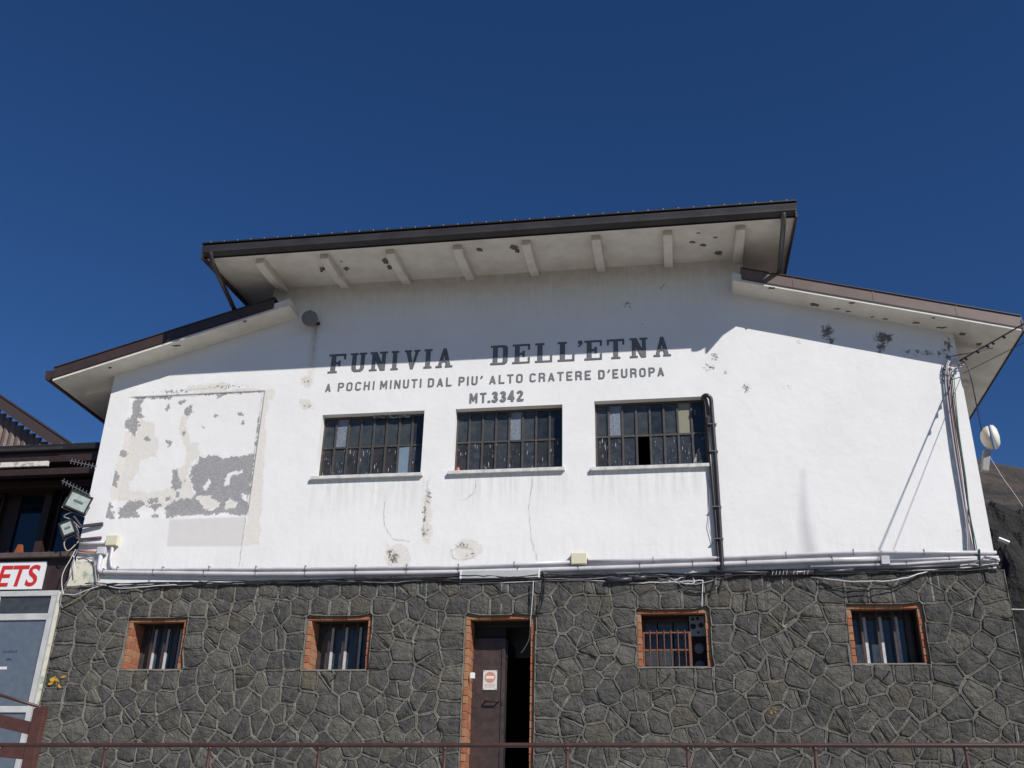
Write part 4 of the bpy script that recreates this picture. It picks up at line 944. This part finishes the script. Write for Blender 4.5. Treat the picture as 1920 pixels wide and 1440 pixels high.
conduit([(1102,1053),(1350,1046),(1600,1036),(1868,1036)],.030,'upper white conduit running right to the building corner')
conduit([(190,1040),(183,1073),(480,1077),(860,1073),(1200,1063),(1400,1056),(1560,1050),(1654,1048)],.042,'lower thicker white conduit along the whole white wall')
conduit([(1668,1052),(1780,1047),(1872,1045)],.026,'white conduit from the small right box to the corner')
conduit([(1520,1064),(1700,1058),(1840,1049),(1874,1050)],.028,'lowest white conduit near the right corner')
conduit([(150,1020),(170,1019),(197,1017)],.034,'short white conduit stub entering the left beige box')
conduit([(145,1032),(165,1034),(183,1034)],.026,'short reddish conduit stub below the left beige box',m=mat('reddish_plastic',(.42,.22,.19),.5))
conduit([(148,1011),(170,1010),(190,1008)],.022,'thin dark maroon conduit stub above the left beige box',m=mat('maroon_plastic',(.10,.03,.06),.5))
# strip lamp over the door
c0=V(863,1077,-.12); c1=V(1012,1075,-.12)
sp=thing('strip_lamp','long white fluorescent strip lamp above the door','lamp')
MB().hexa([(c0.x,-.13,c0.z-.075),(c1.x,-.13,c1.z-.075),(c1.x,-.045,c1.z-.055),(c0.x,-.045,c0.z-.055)],[(c0.x,-.13,c0.z+.065),(c1.x,-.13,c1.z+.065),(c1.x,-.045,c1.z+.075),(c0.x,-.045,c0.z+.075)]).build('diffuser',mat('lamp_diffuser',(.46,.465,.455),.3,c2=(.38,.385,.375),scale=3),sp,bevel=.012)
MB().box(c0.x-.02,c1.x+.02,-.06,-.003,c0.z-.09,c0.z+.085).build('housing',GREYM,sp)
for x in (c0.x+.01,c1.x-.01): MB().box(x-.014,x+.014,-.136,-.04,c0.z-.085,c0.z+.08).build('end_cap',SIGNW,sp)
# black pipes beside the right window
pp=thing('black_pipes','pair of black pipes dropping from the right upper window to the cables','pipes')
MB().tube(smooth_path([V(1318,744,-.03),V(1324,741,-.10),V(1332,746,-.09),V(1334,760,-.08)],4)+[V(1343,880,-.07),V(1348,960,-.07),V(1354,1060,-.07),V(1352,1078,-.09)],.038,10).build('pipe',BLACKP,pp,True)
MB().tube(smooth_path([V(1316,748,-.03),V(1321,745,-.08),V(1325,752,-.06)],4)+[V(1328,778,-.05)],.028,10).build('pipe',BLACKP,pp,True)
MB().tube([V(1326,783,-.05),V(1333,880,-.05),V(1342,980,-.05),V(1347,1060,-.05),V(1350,1075,-.06)],.030,10).build('pipe',BLACKP,pp,True)
MB().tube([V(1329,900,-.03),V(1331,960,-.03),V(1328,985,-.03),V(1337,1020,-.03),V(1341,1055,-.03)],.005,6).build('wire',CABG,pp,True)
for y in (795,846,950,1010):
    p=V(1341+(y-846)*.06,y,-.09); MB().box(p.x-.10,p.x+.05,-.112,-.005,p.z-.008,p.z+.008).build('clamp',GREYM,pp)

# cables along the foot of the plaster
def cable(th_,pts,r_,m,Y=-.09,wob=.008,nm='cable'):
    P=[V(p[0],p[1],p[2] if len(p)>2 else Y) for p in pts]; Q=smooth_path(P,6)
    Q=[q+Vector((0,random.uniform(-wob,wob)*.5,random.uniform(-wob,wob))) for q in Q]; return MB().tube(Q,r_,6).build(nm,m,th_,True)
cb=thing('cable_run','tangled run of black and grey cables along the top of the stone base','cables')
def runline(x): # y of the border
    return 1101-(x-150)*.0185 if x<900 else 1087-(x-900)*.022
for k in range(11):
    x0_,x1_=[(150,1870),(150,1300),(700,1870),(1100,1840),(160,900),(1290,1870),(870,1600),(190,1870),(460,1200),(1060,1720),(200,1500)][k]; P=[]; x=x0_
    while x<x1_: P.append((x,runline(x)-2+random.uniform(-3.5,3.5)+(2 if k%2 else -2))); x+=random.uniform(45,110)
    P.append((x1_,runline(x1_)-5)); cable(cb,P,[.010,.008,.012,.010,.011,.014,.009,.014,.012,.013,.009][k],[CABB,CABG,CABB,CABG,CABB,CABB,CABG,CABB,CABB,CABB,CABB][k],-.10-.012*(k%3))
# thick sleeve pieces
for a,b_,r_ in (((1137,1089),(1185,1086),.040),((1185,1086),(1212,1082),.036),((1440,1077),(1525,1073),.045),((1527,1073),(1600,1069),.030),((1600,1069),(1800,1060),.026),((1330,1071),(1440,1074),.024)):
    MB().tube([V(*a,-.12),V((a[0]+b_[0])/2,(a[1]+b_[1])/2,-.125),V(*b_,-.12)],r_,10).build('cable_sleeve',mat('sleeve_dark',(.035,.035,.045),.4) if a[0]!=1440 else BLACKP,cb,True)
m=MB()
for i in range(11):
    x=1449+i*6.6
    if i in (5,8): continue
    p=V(x,1074.5-(x-1449)*.02,-.172); m.bar(p+Vector((-.01,.0,-.03)),p+Vector((.008,0,.035)),.008,.006)
m.build('cable_tie',CABL,cb)
for P,r_,mm in [([(1218,1077),(1245,1080),(1275,1092),(1300,1096),(1330,1090),(1370,1078),(1440,1074)],.014,CABG),([(1225,1080),(1265,1092),(1300,1094),(1298,1080),(1300,1074),(1340,1082),(1380,1078)],.010,CABL),
   ([(1260,1090),(1285,1080),(1297,1072),(1310,1075)],.010,CABL),([(1180,1093),(1240,1092),(1290,1090),(1318,1088)],.010,CABL),([(1318,1089),(1317,1105),(1316,1137)],.009,CABL),([(1300,1078),(1345,1085),(1358,1083),(1400,1075)],.012,CABG),
   ([(1270,1092),(1290,1108),(1320,1112),(1345,1095)],.012,CABB),([(1520,1082,-.1),(1600,1090,-.25),(1680,1087,-.25),(1740,1072,-.12),(1800,1064,-.1)],.010,CABL),([(1515,1080,-.1),(1590,1088,-.2),(1680,1084,-.2),(1735,1073,-.1)],.012,CABB),
   ([(1340,1075),(1338,1095),(1330,1118,-.07)],.020,BLACKP),([(1358,1075),(1352,1095),(1345,1118,-.07)],.018,BLACKP),  # black tubes standing in for the pipes' shadows on the stone
   ([(1760,1066),(1800,1062),(1835,1052),(1846,1044),(1862,1047),(1873,1053),(1850,1062),(1838,1060)],.010,CABG),([(1780,1064),(1820,1058),(1843,1060),(1872,1056)],.009,CABL)]:
    cable(cb,P,r_,mm)
# cables over the door lamp and door
dc=thing('door_cables','loose black and white cables dropping from the strip lamp over the door','cables')
for P,r_,mm in [([(1012,1073,-.10),(1020,1076,-.14),(1021,1095,-.12),(1018,1125,-.11),(1008,1153,-.1)],.012,CABB),([(1010,1076,-.1),(1018,1085,-.1),(1014,1120,-.1),(1005,1150,-.09)],.010,CABB),([(997,1090,-.12),(996,1118,-.12),(993,1152,-.1)],.008,CABB),([(1000,1090,-.13),(999,1115,-.13),(995,1160,-.05),(993,1195,.1),(985,1213,.2),(977,1224,.3)],.007,CABL),
   ([(1014,1073),(1024,1075),(1033,1082),(1060,1083),(1100,1086)],.010,CABG),([(860,1094),(950,1092),(1060,1088),(1140,1090)],.007,CABL)]: cable(dc,P,r_,mm,wob=.003)
# cable bundle down the right corner
rc=thing('corner_cables','bundle of cables running down the right corner of the white wall','cables')
RCP=[([(1778,676),(1774,690),(1773,720),(1780,780),(1790,850),(1803,930),(1812,990),(1814,1036)],.016,mat('grey_violet_cable',(.32,.30,.34),.5)),([(1776,690),(1782,760),(1795,850),(1806,920),(1814,985),(1818,1040)],.014,CABG),
 ([(1780,690),(1790,780),(1804,870),(1812,930),(1822,990),(1830,1040),(1838,1050)],.012,CABB),([(1783,690),(1794,790),(1807,880),(1814,930),(1815,985),(1813,1030)],.009,CABB),([(1778,700),(1786,770),(1799,860),(1809,940),(1822,1000),(1828,1040)],.008,mat('red_cable',(.20,.05,.05),.5)),
 ([(1788,700),(1797,800),(1810,890),(1818,960),(1830,1020),(1834,1045)],.008,mat('green_cable',(.06,.20,.13),.5)),
 ([(1776,690),(1781,678),(1792,674),(1800,684)],.010,CABL),([(1773,697),(1785,686),(1797,685),(1806,680)],.009,CABG),([(1772,688),(1783,676),(1797,677),(1808,684)],.008,CABL),([(1778,703),(1790,690),(1803,688)],.010,CABL)]
for P,r_,mm in RCP: cable(rc,P,r_,mm,-.05,.004)
for y in (692,700,712): MB().box(V(1768,y,-.03).x,V(1776,y,-.03).x,-.05,-.005,V(1770,y).z-.02,V(1770,y).z+.02).build('clip',GREYM,rc)
MB().tube([V(1836,1030,-.08),V(1838,1066,-.1)],.016,8).build('knot',CABB,rc)
# overhead cables anchored at the right corner; their shadows fall across the white wall
def overhead(A,epx,slope,r_,label,m,blobs=0):
    A=Vector(A); best=None
    for k in range(5,160):
        b_=k*.1; E=V(*epx,-b_); Sx=E.x-1.02*b_-A.x; Sz=E.z-1.1*b_-A.z
        if Sz<-.5:
            er=abs(Sx/Sz-slope)
            if best is None or er<best[0]: best=(er,b_,E)
    E=A+(best[2]-A)*2.3; t_=thing('overhead_cable',label,'cable','overhead cables anchored at the right corner'); D=(E-A)
    pts_=[A+D*i/12 for i in range(13)]
    MB().tube(pts_,r_,6).build('cable',m,t_,True)
    for i in range(blobs): p=A+D*(.05+.06*i+random.uniform(-.02,.02)); MB().tube([p,p+Vector((.02,-.03,-.05))],.02,6).build('cable_clamp',CABB,t_)
    return E
A1=V(1800,676,-.03)
overhead(A1,(1922,606),.53,.013,'thick overhead cable with clamps leaving the right corner under the eave',CABB,5)
overhead(V(1806,700,-.03),(1925,640),.50,.006,'thin overhead wire leaving the right corner below the thick one',CABB)
oc=thing('eave_wire','thin wires looping under the right eave and down past the white antenna','cable')
cable(oc,[(1773,670,-.03),(1800,665,-.3),(1840,658,-.3),(1862,652,-.2)],.008,CABB,wob=.002)
cable(oc,[(1800,676,-.05),(1812,683,-.1),(1822,715,-.1),(1832,765,.1),(1842,815,.3)],.010,CABB,wob=.002)
cable(oc,[(1855,855,.3),(1880,895,.3),(1905,930,.3),(1918,950,.3)],.004,CABL,wob=.002)
MB().tube([V(1878,1142,1),V(1925,1143,1)],.008,6).build('wire',CABL,oc)
MB().tube([V(1872,1010,2),V(1892,1018,2)],.04,8).build('pipe_stub',GREYM,oc)

# drum antenna at the right corner
c=V(1857,820,.25); da=thing('drum_antenna','white drum antenna on a bracket past the right corner of the wall','antenna')
MB().lathe(c+Vector((.03,0,0)),(1,-.35,.05),[(-.0,.205),(.02,.215),(.06,.20),(.10,.13),(.115,.02)],28).build('radome',DISHW,da,True)
MB().lathe(c+Vector((-.0,.02,0)),(-1,.35,-.05),[(-.012,.205),(.02,.205),(.07,.185),(.13,.11),(.15,.04)],28).build('back_shell',DISHS,da,True)
p=V(1845,872,.35); m=MB(); m.bar(V(1850,845,.35),V(1846,885,.35),.12,.12); m.bar((5.06,.5,p.z),(p.x+.02,.4,p.z),.06,.08); m.build('mount',mat('antenna_mount',(.24,.23,.22),.5),da,bevel=.02)

# floodlights at the left corner
def flood(px,py,w_,h_,yaw,tilt,roll,label,Y):
    f_=thing('floodlight',label,'floodlight','floodlights on the left corner'); c=V(px,py,Y)
    Rm=Matrix.Translation(c)@Matrix.Rotation(yaw,4,'Z')@Matrix.Rotation(tilt,4,'X')@Matrix.Rotation(roll,4,'Y')
    def tr(o): o.matrix_world=Rm; return o
    b_=MB(); b_.hexa([(-w_/2,0,-h_/2),(w_/2,0,-h_/2),(w_/2,0,h_/2),(-w_/2,0,h_/2)],[(-w_*.3,.14,-h_*.3),(w_*.3,.14,-h_*.3),(w_*.3,.14,h_*.3),(-w_*.3,.14,h_*.3)])
    for i in range(5): x=-w_*.25+w_*.125*i; b_.box(x-.006,x+.006,.14,.17,-h_*.3,h_*.3)
    def addp(mb,nm,m_,bev=0): o=mb.build(nm,m_,f_,bevel=bev); o.matrix_local=Rm; return o
    addp(b_,'housing',DARK)
    r_=MB(); t_=.022
    r_.box(-w_/2-.01,w_/2+.01,-.03,.0,h_/2-t_,h_/2+.01); r_.box(-w_/2-.01,w_/2+.01,-.03,0,-h_/2-.01,-h_/2+t_); r_.box(-w_/2-.01,-w_/2+t_,-.029,0,-h_/2+t_,h_/2-t_); r_.box(w_/2-t_,w_/2+.01,-.029,0,-h_/2+t_,h_/2-t_)
    addp(r_,'bezel',DARK)
    addp(MB().box(-w_/2+t_,w_/2-t_,-.016,-.010,-h_/2+t_,h_/2-t_),'glass',pane_mat('flood_glass',(.30,.36,.335),.1,(.44,.50,.47),.0) if 'flood_glass' not in bpy.data.materials else bpy.data.materials['flood_glass'])
    addp(MB().box(-w_*.22,w_*.22,-.022,-.0165,-.02,.02),'bulb',mat('bulb_grey',(.12,.13,.13),.4))
    y_=MB(); y_.tube([(-w_/2-.02,.04,0),(-w_/2-.02,.05,-h_*.62),(w_/2+.02,.05,-h_*.62),(w_/2+.02,.04,0)],.013,6); addp(y_,'yoke',GREYM)
    return f_
F1=flood(147,941,.40,.33,.50,.20,.30,'larger floodlight with pale greenish glass at the left corner',-.32)
F2=flood(127,990,.24,.26,.35,.15,-.50,'smaller dark floodlight hanging below the larger one',-.30)
AS=mat('arm_steel',(.07,.06,.075),.4)
m=MB(); m.bar(V(193,982,-.04),V(152,987,-.08),.05,.05); m.bar(V(152,987,-.08),V(138,968,-.28),.03,.03); m.bar(V(135,975,-.25),V(148,1008,-.2),.03,.03); m.build('arm',AS,F1)
m=MB(); m.bar(V(190,1008,-.04),V(150,1012,-.06),.04,.045); m.bar(V(150,1012,-.06),V(130,1000,-.25),.03,.03); m.build('arm',AS,F2)
cable(F1,[(135,960,-.3),(120,968,-.3),(133,975,-.25),(150,990,-.1)],.014,CABG,wob=.004)
cable(F2,[(150,1012,-.05),(128,1033,-.2),(120,1020,-.22),(125,1010,-.2)],.012,mat('tan_cable',(.33,.25,.15),.5),wob=.003)
# two comb antennas
def comb(a,b_,n,label,Y0,Y1):
    t_=thing('comb_antenna',label,'antenna','comb antennas on the left corner'); A_=V(*a,Y0); B_=V(*b_,Y1); d=B_-A_
    MB().bar(A_,B_,.018,.018).build('boom',GREYM,t_)
    pm=MB().tube([(0,0,-.055),(0,0,.055)],.006,6).mesh('element',GREYM)
    for i in range(n):
        o=link('element',pm,t_); o.location=A_+d*(.04+.9*i/(n-1)); o.rotation_euler=(0,.12,0)
comb((181,875),(131,864),8,'upper comb antenna of short rods reaching left from the corner',-.05,-.1)
comb((169,929),(116,901),9,'lower comb antenna of short rods above the larger floodlight',-.05,-.15)
# loose cables at the left corner
lc=thing('corner_wires','loose pale and grey cables looping at the left corner of the base','cables')
for P,r_,mm in [([(142,1030,-.1),(134,1045,-.12),(118,1075,-.12),(116,1098,-.1),(120,1115,-.1)],.008,CABL),([(145,1032,-.1),(136,1055,-.12),(133,1078,-.12),(120,1100,-.1)],.009,CABG),([(138,1042,-.1),(140,1065,-.1),(141,1078,-.1)],.010,CABL),([(145,1047,-.05),(165,1046,-.07),(176,1053,-.07),(179,1075,-.07),(181,1093,-.07)],.012,CABG),([(150,1042,-.05),(165,1040,-.06),(180,1056,-.06),(186,1090,-.06)],.008,CABG),
   ([(122,1114,-.1),(140,1115,-.12),(165,1106,-.12),(195,1096,-.1)],.009,CABL),([(120,1138,-.1),(150,1120,-.14),(178,1098,-.1)],.009,mat('tan_cable',(.33,.25,.15),.5)),([(195,1097,-.1),(230,1103,-.14),(300,1098,-.14),(340,1096,-.1)],.010,CABL),([(116,1110,-.1),(113,1130,-.1),(118,1140,-.1)],.008,CABG)]: cable(lc,P,r_,mm,wob=.003)
# little things on the window sill and by the door
sx=V(859,876,.19); o=MB().lathe((sx.x,.20,8.052),(0,0,1),[(0,.05),(.06,.06),(.12,.045),(.16,.03)],12); solo(o,'red_bottle',mat('red_plastic',(.45,.10,.06),.5),'small red figure like bottle inside the middle upper window','bottle',smooth=True)
o=MB().box(sx.x+.06,sx.x+.16,.18,.24,8.052,8.12); solo(o,'blue_carton',mat('blue_plastic',(.06,.16,.40),.5),'small blue carton inside the middle upper window','carton')
# notice on the door
nt_=thing('notice_sheet','white no entry notice sheet fixed to the brown door','notice')
xa,xb,za,zb=-3.325,-3.085,4.255,4.575; yn=yd-.012
MB().box(xa,xb,yn-.004,yn,za,zb).build('sheet',mat('paper_white',(.62,.60,.58),.6,c2=(.55,.53,.50),scale=30),nt_)
cxn=(xa+xb)/2; MB().lathe((cxn,yn-.004,zb-.115),(0,-1,0),[(0,.092),(.002,.092)],28).build('red_disc',mat('faded_red_print',(.52,.20,.15),.6,c2=(.45,.24,.19),scale=25),nt_)
MB().box(cxn-.07,cxn+.07,yn-.0075,yn-.0065,zb-.137,zb-.093).build('white_bar',mat('paper_white2',(.66,.64,.62),.6),nt_)
m=MB()
for i in range(3):
    z=za+.085-.022*i; x=xa+.03
    while x<xb-.05: l=random.uniform(.015,.04); m.box(x,x+l,yn-.0052,yn-.0042,z,z+.009); x+=l+.01
m.build('fine_print',mat('faded_print',(.40,.28,.25),.6),nt_)
for x in (xa+.015,xb-.015):
    for z in (za+.015,zb-.015): MB().lathe((x,yn-.004,z),(0,-1,0),[(0,.008),(.003,.006)],8).build('tack',CABB,nt_)
sw=V(886,1268,.05); o=MB().box(sw.x-.03,sw.x+.045,-.02,.04,sw.z-.045,sw.z+.05); solo(o,'wall_switch',SIGNW,'small white switch box on the brick jamb left of the door','switch',bevel=.006)
# yellow paint smear
m=MB(); 
for P in ([(93,1273),(103,1268),(113,1270),(120,1266),(127,1262),(121,1274),(108,1279),(94,1278)],[(92,1280),(103,1279),(112,1284),(115,1290),(108,1288),(98,1284),(90,1284)]): m.add([tuple(V(x,y,-.104)) for x,y in P],[tuple(range(len(P)))[::-1]])
m.build('paint_smear',YELL,SB)
m=MB()
for cx_,cy_,rx,ry in ((1448,1335,9,5),(1452,1330,6,4)): 
    m.add([tuple(V(cx_+rx*math.cos(t*.6)*random.uniform(.6,1.1),cy_+ry*math.sin(t*.6)*random.uniform(.6,1.1),-.104)) for t in range(10)],[tuple(range(10))[::-1]])
LI=mat('lichen_orange',(.30,.19,.07),.9,c2=(.2,.13,.06),scale=40); ragged(LI,20,.45,.58); m.build('lichen_patch',LI,SB)

# ------------------------------------------------------------------ ticket building on the left
TB=thing('ticket_building','dark timber ticket office with glazed shopfront left of the white station','building')
TX=-16.5; TR=-11.15
# shopfront
sf=MB(); ys=-.05
sf.box(TX,TR,ys,ys+.08,5.88,5.98); sf.box(TX,TR-.10,ys+.002,ys+.08,5.44,5.56); sf.box(TX,TR-.10,ys+.002,ys+.08,3.82,3.93); sf.box(TR-.22,TR-.10,ys+.001,ys+.082,2.7,5.88)
sf.box(-12.52,-12.40,ys-.001,ys+.082,2.7,5.88); sf.box(TR-.10,TR-.075,ys-.012,ys+.082,2.7,5.88); sf.box(-14.5,-14.38,ys-.001,ys+.082,2.7,5.88)
fo=sf.build('shopfront_frame',ALU,TB,bevel=.008)
for x0,x1 in ((-12.40,TR-.22),(-14.38,-12.52)):
    MB().box(x0,x1,ys+.03,ys+.04,5.56,5.88).build('pane',GLASS[2],fo); MB().box(x0,x1,ys+.03,ys+.04,3.93,5.44).build('pane',SHOPG,fo); MB().box(x0,x1,ys+.03,ys+.04,2.75,3.82).build('pane',SHOPG,fo)
MB().box(TR-.072,TR-.005,ys-.02,ys+.06,2.7,5.95).build('edge_board',CREAMP,TB)
# curtain/slats behind and small notices on the glass
pm_=mat('notice_white',(.6,.6,.6),.6)
p=V(3,1252,ys+.02); MB().box(p.x-.2,p.x+.1,ys+.024,ys+.029,p.z-.03,p.z+.02).build('paper_label',pm_,fo)
m=MB()
for i in range(6): p=V(6+i*4.5,1222,ys+.02); m.box(p.x,p.x+.03,ys+.024,ys+.028,p.z-.01,p.z+random.uniform(.0,.03))
p=V(12,1236,ys+.02); m.box(p.x,p.x+.09,ys+.024,ys+.028,p.z-.01,p.z+.015)
m.build('blue_print',mat('blue_print',(.03,.05,.14),.5),fo)
m=MB()
for x_,h_ in ((8,.10),(12,.13),(16,.09),(20,.12),(25,.09),(30,.10)): p=V(x_,1142,ys+.02); m.box(p.x,p.x+.02,ys+.05,ys+.06,p.z-.02,p.z+h_)
p=V(76,1141,0); m.box(p.x,p.x+.08,ys+.05,ys+.06,p.z-.01,p.z+.05)
m.build('shelf_items',mat('pale_items',(.45,.46,.45),.6),fo)
# fascia behind the sign, ledge, upper windows
MB().box(TX,TR+.03,.03,.30,5.99,6.60).build('fascia',WOOD,TB)
lb=MB().box(TX,-11.09,-.10,.35,6.605,6.70); lb.build('ledge',mat('ledge_brown',(.10,.075,.07),.6,c2=(.05,.035,.03),scale=4),TB,bevel=.006)
MB().box(TX,TR+.05,1.55,1.60,6.6,9.0).build('upper_wall',WOOD,TB)
MB().box(TX,TR+.05,.30,1.55,6.55,6.72).build('balcony_floor',WOOD,TB)
for x0,x1 in ((-13.55,-12.98),(-12.62,-11.85),(-14.9,-14.0)):
    f_=MB(); f_.box(x0-.05,x0,1.45,1.549,6.75,8.4); f_.box(x1,x1+.05,1.45,1.549,6.75,8.4); f_.box(x0-.05,x1+.05,1.449,1.549,8.4,8.48)
    w_=f_.build('window',WOOD,TB); MB().box(x0,x1,1.50,1.51,6.75,8.4).build('pane',NAVYG,w_)
p=V(38,1030,.8); MB().prism([(p.x-.16,6.72),(p.x+.16,6.72),(p.x+.04,7.12),(p.x-.04,7.12)],.75,.80).build('orange_board',ORANGE,TB)
for x in (-12.80,-11.55): MB().box(x-.10,x+.06,1.30,1.44,6.72,9.0).build('post',WOOD,TB)
# eave: gutter, sheet, white peeling soffit board
ev=link('roof_eave',None,TB)
MB().box(TX,-11.28,.28,.50,8.92,9.06).build('gutter',DARK,ev,bevel=.02)
MB().box(TX,-12.05,.262,.279,8.93,8.985).build('gutter_highlight',GUT,ev)
MB().box(TX,-11.25,.40,2.2,9.061,9.09).build('roof_sheet',BROWN,ev)
MB().box(TX,-11.30,.36,1.5,8.70,8.90).build('soffit_board',WOOD,ev)
MB().box(TX,-12.32,.30,.358,8.60,8.70).build('peeling_board',mat('peeling_board',(.62,.60,.52),.8,c2=(.10,.09,.08),scale=5,lo=.48,hi=.60),ev)
MB().box(TX,-11.2,.33,.50,8.42,8.55).build('beam',WOOD,ev)
MB().box(TX,-11.2,.9,1.1,8.36,8.50).build('beam',WOOD,ev)
cm=MB().lathe((0,0,0),(0,0,1),[(0,.025),(.015,.02),(.03,.008)],8).mesh('roof_bolt',mat('bolt_copper',(.42,.27,.17),.4),True)
for i in range(7): o=link('roof_bolt',cm,ev); o.location=(-11.95-.24*i,.42,9.092)
# gable behind: corrugated cladding under a brown verge
g0=at(0,740,4); g1=at(130,828,4); sl_=(g0[2]-g1[2])/(g0[0]-g1[0])
def gl(x): return g1[2]+(x-g1[0])*sl_
gb=MB(); xa=-18.5; xb=g1[0]+.35
gb.hexa([(xa,3.9,gl(xa)-.34),(xb,3.9,gl(xb)-.34),(xb,4.3,gl(xb)-.34),(xa,4.3,gl(xa)-.34)],[(xa,3.9,gl(xa)-.03),(xb,3.9,gl(xb)-.03),(xb,4.3,gl(xb)-.03),(xa,4.3,gl(xa)-.03)])
gb.hexa([(xa,3.88,gl(xa)-.03),(xb,3.88,gl(xb)-.03),(xb,9,gl(xb)-.03),(xa,9,gl(xa)-.03)],[(xa,3.88,gl(xa)+.02),(xb,3.88,gl(xb)+.02),(xb,9,gl(xb)+.02),(xa,9,gl(xa)+.02)])
gb.build('gable_verge',mat('gable_verge_brown',(.060,.040,.036),.5),TB)
x=-18.4
cs=link('gable_cladding',None,TB)
while x<xb-.3:
    zt_=gl(x+.12)-.38; 
    if zt_>9.2: MB().add([(x,4.15,9.1),(x+.06,4.11,9.1),(x+.13,4.11,9.1),(x+.19,4.15,9.1),(x+.19,4.15,zt_),(x+.13,4.11,zt_),(x+.06,4.11,zt_),(x,4.15,zt_)],[(0,1,6,7),(1,2,5,6),(2,3,4,5)]).build('panel',CORR,cs)
    x+=.19
MB().prism([(-18.4,9.1),(xb-.2,9.1),(-18.4,gl(-18.4)-.3)],4.16,4.3).build('gable_backing',WOOD,TB)
MB().box(TX,TR-.02,2.2,8,2.7,9.05).build('back_body',WOOD,TB)
MB().box(TX,TR-.02,1.0,1.05,2.7,6.5).build('shop_back_wall',mat('shop_interior',(.16,.18,.2),.9),TB)
# sign with red italic letters
sg=thing('ticket_sign','white sign with red italic TICKETS lettering above the shopfront','sign')
MB().add([],[]) 
xr=-11.64; m=MB(); m.hexa([(-14.3,.02,6.02),(xr,.02,6.02),(xr,.02,6.54),(-14.3,.02,6.54)],[(-14.3,-.02,6.02),(xr,-.02,6.02),(xr,-.02,6.54),(-14.3,-.02,6.54)]); m.build('board',SIGNW,sg)
def text_mesh(body,size,sx,shear,off,ext,m,parent,right,z,y):
    cu=bpy.data.curves.new('lettering','FONT'); cu.body=body; cu.size=size; cu.shear=shear; cu.offset=off; cu.extrude=ext; cu.align_x='RIGHT'; cu.resolution_u=4
    o=bpy.data.objects.new('tmp',cu); col.objects.link(o); bpy.context.view_layer.update()
    me_=bpy.data.meshes.new_from_object(o.evaluated_get(bpy.context.evaluated_depsgraph_get())); bpy.data.objects.remove(o)
    me_.transform(Matrix.Rotation(math.pi/2,4,'X')@Matrix.Diagonal((sx,1,1,1))); me_.materials.clear(); me_.materials.append(m)
    me_.polygons.foreach_set('material_index',[0]*len(me_.polygons))
    r_=link('lettering',me_,parent); r_.location=(right,y,z); return r_
text_mesh('TICKETS',.55,.98,.12,.010,.002,SIGNR,sg,-11.75,6.085,-.025)

# ------------------------------------------------------------------ railing and fence in the foreground
rl=thing('railing','thin dark red tube railing crossing the foreground','railing')
def rz(x): return 2.735+x*.006
MB().tube([(x,-6,rz(x)) for x in np.linspace(-12,8,21)],.024,12).build('top_rail',RED,rl,True)
post=[-6.32,-5.10,-3.86,-2.49,-1.20,.02,1.27,2.69,4.05,5.4,6.8,-7.6,-8.9,-10.2,-11.5]
for x in post:
    MB().tube([(x,-6,rz(x)-.02),(x,-6,1.62)],.019,10).build('post',RED,rl,True)
    MB().lathe((x,-6,rz(x)-.055),(0,0,1),[(0,.019),(.012,.026),(.03,.026),(.036,.02)],10).build('weld_collar',RED,rl,True)
fe=thing('plank_fence','dark red brown fence with broad planks by the ticket office','fence')
px_=-8.80; MB().hexa([(px_-.12,-3.55,1.9),(px_+.05,-3.55,1.9),(px_+.05,-3.45,1.9),(px_-.12,-3.45,1.9)],[(px_-.12,-3.55,3.42),(px_+.05,-3.55,3.46),(px_+.05,-3.45,3.46),(px_-.12,-3.45,3.42)]).build('post',FENCE,fe,bevel=.006)
def plank(a,b_,h_,nm='plank'):
    A_=V(*a,-3.5); B_=V(*b_,-3.5); d=(B_-A_); A_=A_-d*.8
    MB().hexa([(A_.x,-3.53,A_.z-h_),(B_.x,-3.53,B_.z-h_),(B_.x,-3.46,B_.z-h_),(A_.x,-3.46,A_.z-h_)],[(A_.x,-3.53,A_.z),(B_.x,-3.53,B_.z),(B_.x,-3.46,B_.z),(A_.x,-3.46,A_.z)]).build(nm,FENCE,fe,bevel=.004)
plank((0,1339),(70,1356),.17); plank((0,1396),(62,1402),.16)
A_=V(0,1303,-3.5); B_=V(82,1328,-3.5); MB().tube([A_-(B_-A_),B_],.022,8).build('hand_rail',RED,fe,True)
MB().box(-10.9,-10.8,-3.55,-3.45,1.9,4.1).build('post',FENCE,fe)
